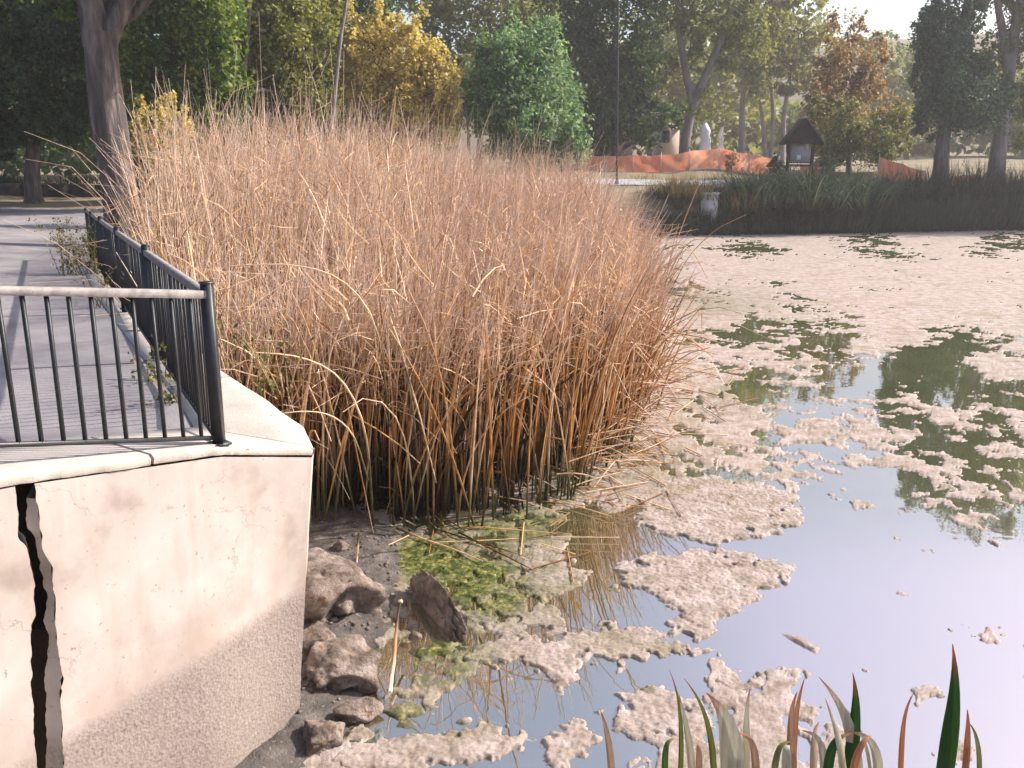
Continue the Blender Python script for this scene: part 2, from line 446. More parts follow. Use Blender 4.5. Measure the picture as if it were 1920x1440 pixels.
def make_algae():
    m, t, n, l, b = mat('dry_algae')
    a = N(t, 'ShaderNodeAttribute', attribute_name='tint')          # 1 = still green
    n1 = noise_n(t, 4.5, 8, 0.65)
    c = ramp(t, [(0.3, (0.17, 0.13, 0.095)), (0.45, (0.30, 0.245, 0.215)), (0.58, (0.375, 0.31, 0.29)), (0.72, (0.45, 0.38, 0.37))], n1.outputs[0]).outputs[0]
    pt = noise_n(t, 0.9, 6, 0.65)
    c = mixc(t, ramp(t, [(0.52, (0, 0, 0)), (0.70, (0.75, 0.75, 0.75))], pt.outputs[0]).outputs[0], c, (0.20, 0.175, 0.10))
    n2 = noise_n(t, 34, 7, 0.7)
    c = mixc(t, 1.0, c, ramp(t, [(0.30, (0.62, 0.58, 0.53)), (0.50, (1, 1, 1)), (0.7, (1.15, 1.13, 1.11))], n2.outputs[0]).outputs[0], 'MULTIPLY')
    g = ramp(t, [(0.32, (0.010, 0.018, 0.004)), (0.47, (0.045, 0.062, 0.010)), (0.57, (0.14, 0.14, 0.03)), (0.66, (0.30, 0.24, 0.13))], noise_n(t, 16, 6, 0.7).outputs[0])
    c = mixc(t, a.outputs['Fac'], c, g.outputs[0])
    l.new(c, b.inputs['Base Color'])
    b.inputs['Roughness'].default_value = 0.85; b.inputs['Specular IOR Level'].default_value = 0.25
    bump(t, noise_n(t, 95, 8, 0.75).outputs[0], 0.9, 0.011, b)
    return m
M['algae'] = make_algae()
def make_orange():
    m, t, n, l, b = mat('orange_plastic_mesh')
    c = ramp(t, [(0.35, (0.85, 0.26, 0.14)), (0.6, (0.90, 0.42, 0.27)), (0.72, (0.92, 0.66, 0.54))], noise_n(t, 1.4, 4, 0.6, vec_scale=(1, 1, 0.5)).outputs[0])
    l.new(c.outputs[0], b.inputs['Base Color']); b.inputs['Roughness'].default_value = 0.5
    tr = n.new('ShaderNodeBsdfTranslucent'); l.new(c.outputs[0], tr.inputs[0])
    mx = n.new('ShaderNodeMixShader'); mx.inputs[0].default_value = 0.45
    l.new(b.outputs[0], mx.inputs[1]); l.new(tr.outputs[0], mx.inputs[2]); l.new(mx.outputs[0], n['Material Output'].inputs[0])
    return m
M['orange'] = make_orange()

_rc = [(0.07, 0.028, 0.008), (0.44, 0.195, 0.05), (0.62, 0.34, 0.115), (0.84, 0.65, 0.44), (0.34, 0.14, 0.04), (0.15, 0.17, 0.03)]
M['reed'] = stem_mat('dry_reed', _rc, (0.012, 0.014, 0.005), 0.44, 0.2, (0.58, (0.86, 0.68, 0.57)))  # near-black foot colour: wet bases darkened further to paint the bed's inner shade
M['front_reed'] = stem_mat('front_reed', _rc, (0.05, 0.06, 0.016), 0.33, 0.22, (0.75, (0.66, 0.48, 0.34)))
M['iris'] = stem_mat('flag_leaf', [(0.03, 0.10, 0.02), (0.06, 0.15, 0.03), (0.15, 0.19, 0.04), (0.42, 0.40, 0.28), (0.60, 0.57, 0.47), (0.45, 0.20, 0.11)], (0.12, 0.16, 0.05), 0.25, 0.3, (0.80, (0.38, 0.09, 0.06)))
M['pampas'] = stem_mat('pampas_blade', [(0.03, 0.07, 0.04), (0.07, 0.13, 0.07), (0.14, 0.20, 0.10), (0.32, 0.33, 0.20)], (0.05, 0.06, 0.03), 0.3, 0.25, (0.85, (0.22, 0.22, 0.13)))
M['rush'] = stem_mat('dark_rush', [(0.025, 0.045, 0.03), (0.05, 0.08, 0.045), (0.09, 0.12, 0.065), (0.22, 0.17, 0.09)], (0.03, 0.03, 0.015), 0.3, 0.2)
M['drygrass'] = stem_mat('dry_grass', [(0.22, 0.16, 0.06), (0.36, 0.27, 0.10), (0.45, 0.35, 0.18), (0.12, 0.13, 0.04)], (0.12, 0.12, 0.04), 0.3, 0.25)
M['weed'] = leaf_mat('weed_leaf', [(0.04, 0.06, 0.02), (0.10, 0.12, 0.03), (0.26, 0.21, 0.08)])
LEAF = {
 'dark':   leaf_mat('dark_leaves', [(0.016, 0.036, 0.018), (0.035, 0.075, 0.03), (0.07, 0.13, 0.045), (0.15, 0.20, 0.07)]),
 'green':  leaf_mat('green_leaves', [(0.022, 0.055, 0.015), (0.06, 0.12, 0.025), (0.13, 0.20, 0.04), (0.45, 0.42, 0.09)]),
 'olive':  leaf_mat('olive_leaves', [(0.07, 0.09, 0.03), (0.15, 0.175, 0.05), (0.25, 0.26, 0.08), (0.48, 0.44, 0.16)]),
 'gold':   leaf_mat('golden_leaves', [(0.24, 0.21, 0.07), (0.44, 0.37, 0.12), (0.60, 0.50, 0.20), (0.74, 0.66, 0.38)]),
 'poplar': leaf_mat('poplar_leaves', [(0.04, 0.10, 0.06), (0.09, 0.19, 0.10), (0.19, 0.32, 0.17), (0.58, 0.64, 0.40)]),
 'blue':   leaf_mat('bluish_leaves', [(0.022, 0.06, 0.05), (0.05, 0.11, 0.075), (0.10, 0.17, 0.10), (0.22, 0.28, 0.15)]),
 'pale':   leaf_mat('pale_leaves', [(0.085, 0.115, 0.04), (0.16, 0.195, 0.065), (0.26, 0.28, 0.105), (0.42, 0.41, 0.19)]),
 'brown':  leaf_mat('brown_leaves', [(0.13, 0.085, 0.055), (0.22, 0.145, 0.08), (0.32, 0.21, 0.11), (0.36, 0.28, 0.15)]),
}

# ------------------------------------------------------------------ the lie of the land
# retaining wall line (top edge, seen from above), from beyond the left of the frame to the corner, then back along the reeds
_ctrl = np.array([[-4.30, 1.57], [-3.286, 2.76], [-2.272, 3.95], [-1.597, 4.744], [-1.30, 5.095], [-1.20, 5.21]])
def spline(C, n):
    C = np.vstack([2 * C[0] - C[1], C, 2 * C[-1] - C[-2]])
    out = []
    for i in range(1, len(C) - 2):
        for t in np.linspace(0, 1, n, endpoint=False):
            p0, p1, p2, p3 = C[i - 1:i + 3]
            out.append(0.5 * ((2 * p1) + (p2 - p0) * t + (2 * p0 - 5 * p1 + 4 * p2 - p3) * t * t + (3 * p1 - p0 - 3 * p2 + p3) * t ** 3))
    out.append(C[-2])
    return np.array(out)
FRONT = spline(_ctrl, 24)
SIDE = np.array([[-1.20, 5.21], [-1.40, 5.62], [-1.745, 6.24], [-2.40, 7.28], [-4.9, 11.9], [-7.6, 17.4], [-7.9, 19.6]])
def wall_top(xy):
    """height of the terrace edge: it has settled towards the corner"""
    y = np.asarray(xy)[..., 1]; x = np.asarray(xy)[..., 0]
    front = np.interp(y, [2.0, 3.95, 4.744, 5.21], [2.36, 2.20, 2.077, 1.92])
    return np.where((x > -4.5) & (y < 5.21), front, 1.92 + 0.03 * np.clip((y - 5.21) / 0.8, 0, 1) - 0.21 * np.clip((y - 6.2) / 11.2, 0, 1.3))
POND = np.array([[-1.75, 5.1], [-2.75, 3.9], [-3.7, 2.75], [-4.1, 1.9], [-3.0, 2.2], [-1.0, 2.6], [1, 2.8], [4, 3.0], [12, 2], [30, -2], [52, 8],
                 [52, 30], [45, 50], [36, 50.5], [27.4, 49.2], [17.4, 47], [7.7, 45.4], [2, 43], [-3, 39], [-8, 33], [-8.9, 27], [-8.0, 20.5],
                 [-8.0, 17.4], [-5.4, 11.9], [-3.0, 7.5], [-2.2, 6.3]])
def ground_z(P):
    P = np.asarray(P, float).reshape(-1, 2)
    ins = inside(P, POND)
    d = seg_dist(P, POND)
    x, y = P.T
    far = sstep((y - 33) / 12) * (0.35 + 0.65 * sstep((x + 14) / 14))
    rise = (1.58 + 0.30 * sstep((y - 22) / 10)) * sstep(d / (0.35 + 1.3 * sstep((y - 20) / 10) + 1.2 * sstep((x + 3.0) / 1.5) * sstep((6 - y) / 3)))
    h = rise + far * (0.13 * np.clip(d - 1.6, 0, 8)) + far * 0.02 * np.clip(d - 9, 0, 60)
    h = h + (fbm(x * 0.25, y * 0.25, 4, 3) - 0.5) * 0.5 * sstep((d - 1) / 6) * sstep((y - 30) / 10)
    rr = np.hypot(x, y - 20)
    h = h + sstep((rr - 130) / 70) * 22 * (0.55 + 0.9 * fbm(x * 0.012, y * 0.012, 4, 11))
    return np.where(ins, -0.9 * sstep(d / 1.5), h)
def gz(x, y): return float(ground_z([[x, y]])[0])

def nonuni(lo, hi, f0, f1, fine, coarse):
    a = np.arange(f0, f1, fine)
    def out(start, end, sgn):
        v = []; s = fine; p = start
        while (end - p) * sgn > 0:
            s = min(s * 1.22, coarse); p += sgn * s; v.append(p)
        return v
    return np.array(sorted(out(f0, lo, -1)) + list(a) + out(a[-1], hi, 1))
def grid(xs, ys):
    X, Y = np.meshgrid(xs, ys)
    nx, ny = len(xs), len(ys)
    i = np.arange(ny - 1)[:, None] * nx + np.arange(nx - 1)[None]
    F = np.stack([i, i + 1, i + nx + 1, i + nx], -1).reshape(-1, 4)
    return X.ravel(), Y.ravel(), F
xs = nonuni(-215, 215, -14, 34, 0.4, 7); ys = nonuni(-185, 225, 0, 62, 0.4, 7)
gx, gy, gf = grid(xs, ys)
gh = ground_z(np.c_[gx, gy])
tag(obj('ground', mesh_of(np.c_[gx, gy, gh], gf, 'ground', smooth=True), M['ground']), kind='structure')

# water
X, Y, F = grid(np.linspace(-12, 54, 34), np.linspace(0, 54, 28))
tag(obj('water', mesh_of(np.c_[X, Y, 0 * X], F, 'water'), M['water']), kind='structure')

# ------------------------------------------------------------------ retaining wall
WL = thing('retaining_wall', 'cracked pale concrete retaining wall with a stained lower band under the black railing', 'wall', (-2.2, 4.6, 0))
flen = np.concatenate([[0], np.cumsum(np.hypot(*np.diff(FRONT, axis=0).T))])
def fpt(s):
    return np.stack([np.interp(s, flen, FRONT[:, 0]), np.interp(s, flen, FRONT[:, 1])], -1)
def wall_hit(px, py, inward=0.0):
    """arc position and height where the sight line of a photo pixel meets the wall front"""
    d = ray(px, py)
    best = None
    for i in range(len(FRONT) - 1):
        a, b = FRONT[i], FRONT[i + 1]
        tg = (b - a) / np.linalg.norm(b - a); off = np.array([-tg[1], tg[0]]) * inward
        a = a + off; b = b + off
        A = np.array([[d[0], -(b - a)[0]], [d[1], -(b - a)[1]]])
        if abs(np.linalg.det(A)) < 1e-9: continue
        t, u = np.linalg.solve(A, a)
        if -1e-6 <= u <= 1 + 1e-6 and t > 0:
            if best is None or t < best[0]: best = (t, flen[i] + u * (flen[i + 1] - flen[i]), EYE[2] + d[2] * t)
    return best[1], best[2]
def edge_of(pts, inward=0.0):
    e = np.array([wall_hit(*p, inward) for p in pts])
    e = e[np.argsort(e[:, 1])]
    return e
E_left = edge_of([(26, 893), (30, 915), (28, 985), (44, 1005), (52, 1030), (60, 1060), (62, 1100), (66, 1140), (56, 1160), (56, 1240), (58, 1300), (62, 1360), (66, 1400), (70, 1438)])
E_right = edge_of([(46, 893), (49, 915), (50, 990), (66, 1015), (74, 1045), (80, 1090), (89, 1115), (83, 1165), (90, 1190), (89, 1240), (83, 1275), (87, 1320), (85, 1380), (86, 1438)], 0.05)
E_facet = edge_of([(64, 893), (68, 925), (77, 1010), (93, 1040), (99, 1090), (101, 1150), (107, 1210), (117, 1260), (112, 1300), (113, 1340), (117, 1390), (119, 1438)])
LINE = [wall_hit(122, 1385), wall_hit(570, 1118)]
def line_z(s):
    (s0, z0), (s1, z1) = LINE
    return z0 + (s - s0) * (z1 - z0) / (s1 - s0)
def wall_lean(s, z):
    """the corner leans: its foot sits further left"""
    k = sstep((s - (flen[-1] - 0.9)) / 0.9)
    return -0.17 * k * np.clip((1.92 - z) / 1.75, 0, 1.3)
ZB = -0.25
def ejag(e, z, amp=0.006, seed=0):
    s = np.interp(z, e[:, 1], e[:, 0])
    return s + amp * 2.2 * (fbm(np.asarray(z) * 17, np.asarray(z) * 0 + seed, 5, seed, 0.7) - 0.5) * 2
def wall_pt(s, z, inward=0.0):
    p = fpt(s)
    ds = fpt(s + 0.01) - fpt(s - 0.01)
    ds /= np.linalg.norm(ds, axis=-1, keepdims=True)
    nrm = np.stack([ds[..., 1], -ds[..., 0]], -1)          # out over the water
    q = p - nrm * np.asarray(inward)[..., None] if np.ndim(inward) else p - nrm * inward
    relief = (fbm(s * 2.2, z * 2.2, 3, 5) - 0.5) * 0.018
    q = q + nrm * np.asarray(relief)[..., None]
    return np.concatenate([np.stack([q[..., 0] + wall_lean(s, z), q[..., 1]], -1), np.asarray(z)[..., None]], -1)
ROWS = 110
def panel(fl, fr, cols, ztop, zbot, tin=0.0, inward=None):
    V = []; A = []
    for r in range(ROWS + 1):
        v = r / ROWS
        zz = ztop(0) * 0 + 0
        row_s0 = None
        u = np.linspace(0, 1, cols + 1)
        # find z per column
        z0 = zbot(0) + (2.2 - zbot(0)) * v
        s = np.array(fl(z0)) * (1 - u) + np.array(fr(z0)) * u
        zt = wall_top(fpt(s)) - 0.055
        zb = np.array([zbot(k) for k in s])
        z = zb + (zt - zb) * v
        V.append(wall_pt(s, z)); A.append(0.5 + (z - line_z(s)) * 0.5)
    V = np.concatenate(V); A = np.clip(np.concatenate(A), 0, 1.5)
    i = np.arange(ROWS)[:, None] * (cols + 1) + np.arange(cols)[None]
    F = np.stack([i, i + 1, i + cols + 2, i + cols + 1], -1).reshape(-1, 4)
    return V, F, A
def zb_main(s):
    # the foot is washed out towards the corner
    return float(np.interp(s, [flen[-1] - 1.2, flen[-1] - 0.42, flen[-1] - 0.12, flen[-1]], [ZB, ZB, 0.10, 0.17]))
smax = flen[-1]
ep = MB()
V, F, A = panel(lambda z: ejag(E_facet, z, 0.006, 1), lambda z: smax + 0 * z, 60, lambda s: 0, zb_main)
ep.add(V, F, 0.5, A)
# broken facet between face and crack, and the crack's far cheek
zz = np.linspace(ZB, 2.06, 140)
a1 = wall_pt(ejag(E_facet, zz, 0.006, 1), zz); a2 = wall_pt(ejag(E_right, zz, 0.008, 2), zz, 0.05); a3 = wall_pt(ejag(E_right, zz, 0.008, 2) + 0.33, zz, 0.60)
al = np.clip(0.5 + (zz - line_z(np.interp(zz, E_right[:, 1], E_right[:, 0]))) * 0.5, 0, 1.5)
k = len(zz)
i = np.arange(k - 1)
q = np.stack([i, i + k, i + k + 1, i + 1], -1)
ep.add(np.concatenate([a2, a1]), q, 0.5, np.r_[al, al]); ep.add(np.concatenate([a3, a2]), q, 0.5, np.r_[al, al])
# end of the wall at the corner, turned towards the reeds, and its eroded underside
zz = np.linspace(0.17, 1.865, 30)
c0 = wall_pt(np.full(30, smax), zz); c1 = c0 + np.array([0.002, 0.05, 0]) * sstep((zz - 0.9) / 0.4)[:, None] + np.array([-0.01, 0.03, 0]); c2 = c0 + np.array([-0.24, 0.42, 0])
k = 30; i = np.arange(k - 1); q = np.stack([i, i + k, i + k + 1, i + 1], -1)
ep.add(np.concatenate([c0, c1]), q, 0.5, 0.9); ep.add(np.concatenate([c1, c2]), q, 0.5, 0.9)
ss = np.linspace(smax - 1.2, smax, 30); zz = np.array([zb_main(s) for s in ss])
b0 = wall_pt(ss, zz); b1 = wall_pt(ss, zz + 0.02, 0.3)
ep.add(np.concatenate([b0, b1]), np.stack([i, i + 1, i + k + 1, i + k], -1)[:29], 0.5, 0.2)
ep.build('wall_panel', M['wall'], WL)
# panel left of the crack
lp = MB()
s_start = 0.3
V, F, A = panel(lambda z: s_start + 0 * z, lambda z: ejag(E_left, z, 0.006, 3), 40, lambda s: 0, lambda s: ZB)
lp.add(V, F, 0.5, A)
zz = np.linspace(ZB, 2.06, 140)
a1 = wall_pt(ejag(E_left, zz, 0.006, 3), zz); a2 = wall_pt(ejag(E_left, zz, 0.006, 3) - 0.012, zz, 0.035); a3 = wall_pt(ejag(E_left, zz, 0.006, 3) - 0.02, zz, 0.32)
k = 140; i = np.arange(k - 1); q = np.stack([i, i + k, i + k + 1, i + 1], -1)
lp.add(np.concatenate([a1, a2]), q, 0.5, 0.9); lp.add(np.concatenate([a2, a3]), q, 0.5, 0.9)
lp.build('broken_wall_panel', M['wall'], WL)['label'] = 'narrow bright panel left of the open crack'
# earth behind the crack
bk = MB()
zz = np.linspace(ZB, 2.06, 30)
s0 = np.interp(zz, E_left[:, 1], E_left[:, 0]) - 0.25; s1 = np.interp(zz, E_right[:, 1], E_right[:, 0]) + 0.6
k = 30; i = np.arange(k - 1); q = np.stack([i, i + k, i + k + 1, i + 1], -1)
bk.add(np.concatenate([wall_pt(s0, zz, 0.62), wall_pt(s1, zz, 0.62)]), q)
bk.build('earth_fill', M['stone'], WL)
# side wall down to the mud
sw = MB()
side = np.array(SIDE[1:]); zt = wall_top(side) - 0.055
top = np.c_[side, zt]; bot = np.c_[side + np.array([[-0.26, -0.02]]) * np.clip(1 - (side[:, 1:] - 5.2) / 2.5, 0, 1), np.full(len(side), -0.4)]
k = len(side); i = np.arange(k - 1); q = np.stack([i, i + k, i + k + 1, i + 1], -1)
sw.add(np.concatenate([top, bot]), q, 0.5, 0.9)
sw.build('side_wall', M['wall'], WL)

# coping slabs on the wall, split where the joints are
EDGE = np.vstack([FRONT, SIDE[1:]])
EDGE = np.vstack([fpt(np.linspace(0.3, smax, 110)), SIDE[1:]])
def offset_in(Epts, d):
    T = np.gradient(Epts, axis=0); T /= np.linalg.norm(T, axis=1, keepdims=True)
    nrm = np.stack([T[:, 1], -T[:, 0]], -1)
    return Epts - nrm * d
def resample(C, n, s0=0, s1=None):
    L = np.concatenate([[0], np.cumsum(np.hypot(*np.diff(C, axis=0).T))])
    s = np.linspace(s0, L[-1] if s1 is None else s1, n)
    return np.stack([np.interp(s, L, C[:, 0]), np.interp(s, L, C[:, 1])], -1), L[-1]
# inner edge of the coping
INNER_CTRL = np.array([[-4.75, 1.35], [-3.75, 2.95], [-2.68, 4.30], [-2.08, 5.02], [-2.04, 5.62], [-2.42, 6.35], [-2.95, 7.28], [-5.45, 11.9], [-8.25, 17.4], [-8.6, 19.6]])
OUT_CTRL = np.vstack([fpt(np.array([0.3])), [[-3.35, 2.75]], [[-2.42, 4.22]], [[-1.80, 5.14]], [[-1.20, 5.21]], [[-1.77, 6.34]], [[-2.44, 7.38]], [[-4.9, 11.9]], [[-7.9, 17.4]], [[-9.6, 20.2]]])
def rail_pt(v, side_):
    """v in 0..9 along the control stations"""
    v = np.asarray(v, float)
    C = INNER_CTRL
    if side_ == 'in':
        return np.stack([np.interp(v, np.arange(10), C[:, 0]), np.interp(v, np.arange(10), C[:, 1])], -1)
    s_at = [0.3, flen[24], flen[48], flen[72], smax]
    fr = fpt(np.interp(v, np.arange(5), s_at))
    bk_ = np.stack([np.interp(v, [4, 4.33, 5, 6, 7, 8, 9], [-1.20, -1.40, -1.745, -2.40, -4.9, -7.6, -7.9]), np.interp(v, [4, 4.33, 5, 6, 7, 8, 9], [5.21, 5.62, 6.24, 7.28, 11.9, 17.4, 19.6])], -1)
    bulge = np.clip(1 - np.abs(v - 4.35) / 0.35, 0, 1)[:, None] * np.array([[0.05, 0.0]])
    return np.where((v <= 4)[:, None], fr, bk_ + bulge)
def slab(v0, v1, lift=0.0):
    mb = MB()
    n = max(8, int((v1 - v0) * 26))
    v = np.linspace(v0, v1, n)
    o = rail_pt(v, 'out'); ii = rail_pt(v, 'in')
    rows = []
    edge_rag = (fbm(v * 30, v * 0, 4, 8) - 0.5) * 0.03 * (v < 3.3)
    T = np.gradient(o, axis=0); T /= np.linalg.norm(T, axis=1, keepdims=True) + 1e-9
    nrm = np.stack([T[:, 1], -T[:, 0]], -1)
    for u, dz, push in ((0.0, -0.055, 0.0), (0.0, -0.020, 0.012), (0.03, 0.0, 0.0), (0.3, 0.0, 0), (0.65, 0.0, 0), (1.0, 0.0, 0), (1.0, -0.1, 0)):
        p = o * (1 - u) + ii * u + nrm * (push + edge_rag[:, None] * (u < 0.02))
        z = wall_top(o) + 0.008 + dz + lift + 0.006 * (fbm(p[:, 0] * 3, p[:, 1] * 3, 3, 2) - 0.5)
        rows.append(np.c_[p, z])
    V = np.concatenate(rows)
    i = np.arange(6)[:, None] * n + np.arange(n - 1)[None]
    F = np.stack([i, i + 1, i + n + 1, i + n], -1).reshape(-1, 4)[:, ::-1]
    mb.add(V, F)
    for e in (0, n - 1):
        mb.add(V[e::n], np.array([[0, 1, 2], [0, 2, 5], [0, 5, 6]]))
    return mb
for v0, v1, lf in ((0, 1.2, 0.004), (1.22, 2.62, 0.0), (2.635, 4.0, 0.004), (4.004, 5.3, 0.004), (5.32, 6.4, 0), (6.42, 7.2, 0.003), (7.205, 8.0, 0), (8.005, 9, 0.002)):
    slab(v0, v1, lf).build('coping_slab', M['coping'], WL)

# pavement behind the coping
vv = np.linspace(0, 9, 120)
inn = rail_pt(vv, 'in'); zi = wall_top(rail_pt(vv, 'out')) + 0.0
exx = np.linspace(0, 1, 24)[1:]
inn = np.vstack([inn, np.c_[-8.6 - 2.9 * exx, 19.6 + 13.0 * exx]]); zi = np.r_[zi, zi[-1] + (1.90 - zi[-1]) * exx]; vv = np.r_[vv, 9 + exx]
tgt = np.stack([np.interp(vv, [0, 2, 4, 6, 7, 8, 9, 10], [-12, -13, -15, -20, -26, -32, -36, -38]), np.interp(vv, [0, 2, 4, 6, 7, 8, 9, 10], [-3, 1, 5.5, 11, 19, 30, 37, 39.5])], -1)
U = np.linspace(0, 1, 60) ** 1.5
P = inn[None] * (1 - U[:, None, None]) + tgt[None] * U[:, None, None]
Zp = zi[None] + (1.93 - zi[None]) * sstep(U * 4)[:, None] - 0.004
Zp = Zp + 0.03 * (fbm(P[..., 0] * 0.8, P[..., 1] * 0.8, 3, 9) - 0.5) * sstep(U * 6)[:, None]
V = np.concatenate([P, Zp[..., None]], -1).reshape(-1, 3)
n = len(vv); i = np.arange(59)[:, None] * n + np.arange(n - 1)[None]
F = np.stack([i, i + 1, i + n + 1, i + n], -1).reshape(-1, 4)[:, ::-1]
tag(obj('pavement', mesh_of(V, F, 'pavement', smooth=True), M['pave']), kind='structure')

# ------------------------------------------------------------------ railing
def rail_run(root, A, B, zA, zB, tA, tB, n, posts, first, last, pw=0.017):
    """pickets between plan points A and B; z ground, t top heights at both ends"""
    A = np.array(A, float); B = np.array(B, float)
    def p(k, z): return np.array([*(A + (B - A) * k), z])
    zg = lambda k: zA + (zB - zA) * k
    zt = lambda k: tA + (tB - tA) * k
    tr = MB().bar(p(0, zt(0) - 0.022), p(1, zt(1) - 0.022), 0.045, 0.042); tr.build('top_rail', M['worn_metal'], root)
    MB().bar(p(0, zg(0) + 0.045), p(1, zg(1) + 0.045), 0.022, 0.022).build('bottom_rail', M['black_metal'], root)
    for k in posts:
        mb = MB().bar(p(k, zg(k) - 0.03), p(k, zt(k) + 0.035), 0.055); c = p(k, zt(k) + 0.04); mb.box(c, (0.062, 0.062, 0.012), math.atan2(*(B - A)[::-1]))
        mb.box(p(k, zg(k) + 0.012), (0.10, 0.10, 0.012), math.atan2(*(B - A)[::-1]))
        mb.build('post', M['black_metal'], root)
    for j in range(n):
        k = first + (last - first) * j / (n - 1)
        jit = rng.normal(0, 0.003, 2)
        a = p(k, zg(k) + 0.05); b = p(k, zt(k) - 0.04)
        b[:2] += jit
        MB().bar(a, b, pw).build('picket', M['black_metal'], root)
    return root
PX = (-1.597, 4.76)
RL1 = thing('metal_railing', 'black picket railing along the top of the front wall, with a pale worn top rail', 'railing', (*PX, 2.07))
# front run: from the corner post towards the camera's left
B0 = np.array([-1.615, 4.80]); D0 = at(50, 850, 4.13)[:2] - B0; D0 /= np.linalg.norm(D0)
Lf = 2.9
Bend = B0 + D0 * Lf
Lk = np.linalg.norm(at(50, 850, 4.13)[:2] - B0)
rail_run(RL1, B0, Bend, 2.07, 2.07 + 0.175 * Lf / Lk, 2.93, 2.93 + 0.115 * Lf / Lk, 28, (0.0, 0.98), 0.034, 0.96)
RL2 = thing('metal_railing', 'long black picket railing running back beside the reeds from the corner post', 'railing', (-1.66, 4.87, 2.05))
rail_run(RL2, (-1.65, 4.86), (-8.0, 17.4), 2.05, 1.74, 2.925, 2.69, 150, (0.22, 0.45, 0.68, 0.86, 1.0), 0.01, 0.985, 0.010)

# ------------------------------------------------------------------ mud and rocks at the wall's foot
def mud_h(x, y):
    px, py = topix(np.stack([x, y, 0 * x + 0.05], -1))
    edge = np.interp(y, [4.2, 4.8, 5.4, 6.3, 7.0, 7.8, 8.6, 9.6], [-1.35, -1.12, -0.98, -0.93, -0.86, -0.88, -1.15, -2.0])
    d = edge + 0.12 * (fbm(x * 3, y * 3, 4, 21) - 0.5) - x
    h = 0.10 * sstep(d / 0.5) - 0.03 * (d < 0) + np.minimum(d, 0) * 0.3
    h = h + 0.035 * (fbm(x * 9, y * 9, 4, 22) - 0.5) + 0.012 * (fbm(x * 40, y * 40, 3, 23) - 0.5) - 0.006
    return h
X, Y, F = grid(np.arange(-2.6, -0.5, 0.018), np.arange(4.3, 10.0, 0.022))
tag(obj('mud', mesh_of(np.c_[X, Y, mud_h(X, Y)], F, 'mud', smooth=True), M['mud']), kind='structure')

def rock(name, label, c, r, rz, seed, amp=0.35, freq=1.6, sub=5, flat=None, hollow=None, group=None, cat='rock', m='rock'):
    import bmesh
    bm = bmesh.new()
    bmesh.ops.create_icosphere(bm, subdivisions=sub, radius=1)
    rr = np.random.default_rng(seed)
    pn = rr.normal(0, 1, (13, 3)); pn /= np.linalg.norm(pn, axis=1, keepdims=True); ph = rr.uniform(0.62, 1.0, 13)
    for v in bm.verts:
        d = v.co.normalized()
        q = d * freq + Vector((seed * 3.1, seed * 1.7, seed))
        dn = pn @ np.array(d)
        k = float(min(1.25, np.min(np.where(dn > 0.05, ph / np.maximum(dn, 0.05), 9))))
        k += amp * 0.35 * mnoise.fractal(q, 0.8, 2.0, 5)
        k += 0.05 * abs(mnoise.noise(q * 3.3)) + 0.02 * mnoise.noise(q * 11)
        p = d * k
        # blocky: pull towards a box
        mx = max(abs(p.x), abs(p.y), abs(p.z)); p = p.lerp(p / mx * min(mx, 0.9), 0.15)
        if hollow:
            hd = Vector(hollow[0]).normalized(); a = d.dot(hd)
            if a > hollow[1]:
                p *= 1 - hollow[2] * float(sstep((a - hollow[1]) / (1 - hollow[1]) * 2.2))
        v.co = Vector((p.x * r[0], p.y * r[1], p.z * r[2]))
    me = bpy.data.meshes.new(name); bm.to_mesh(me); bm.free()
    for p in me.polygons: p.use_smooth = True
    o = obj(name, me, M[m]); o.location = [float(x) for x in c]; o.rotation_euler = rz if hasattr(rz, '__len__') else (0, 0, rz)
    return tag(o, label, cat, group)
def rk(px, py, z): 
    p = on(px, py, z); return p
p = rk(628, 1105, 0.22)
rock('broken_rock', 'largest pinkish broken rock against the wall foot with a dark hollow in its front', (p[0], p[1], 0.17), (0.38, 0.46, 0.30), 0.5, 3, 0.45, 1.5, hollow=((0.15, -1, -0.1), 0.62, 0.45))
p = rk(628, 1250, 0.12)
rock('broken_rock', 'rusty brown pitted rock in front of the largest rock beside the wall corner', (p[0], p[1], 0.07), (0.29, 0.28, 0.22), -0.4, 8, 0.5, 1.9, hollow=((0.7, -0.7, -0.15), 0.75, 0.4))
p = rk(590, 1200, 0.2)
rock('broken_rock', 'rounded pale rock wedged between the wall edge and the hollow rock', (p[0] + 0.02, p[1], 0.16), (0.17, 0.16, 0.15), 0.9, 12, 0.35, 1.3)
p = rk(640, 1018, 0.15)
rock('broken_rock', 'small pale rock at the back of the mud under the reeds', (p[0], p[1], 0.1), (0.09, 0.08, 0.07), 0.2, 15)
p = rk(600, 1375, 0.08)
rock('broken_rock', 'low dark rock at the very foot of the wall corner', (p[0], p[1], 0.05), (0.16, 0.14, 0.12), 1.2, 17, 0.4)
p = rk(668, 1330, 0.06)
rock('broken_rock', 'flat greyish stone at the near edge of the mud', (p[0], p[1], 0.03), (0.15, 0.12, 0.07), 0.3, 19, 0.4)
p = rk(778, 1197, 0.05)
rock('pebble', 'small pale grey pebble beside the dry stick on the mud', (p[0], p[1], 0.06), (0.05, 0.045, 0.04), 0.3, 23, 0.2, sub=3, cat='pebble')
p = rk(572, 1368, 0.05)
rock('pebble', 'little whitish pebble against the bottom of the wall', (p[0] + 0.03, p[1] - 0.05, 0.06), (0.045, 0.04, 0.04), 0.3, 27, 0.2, sub=3, cat='pebble')

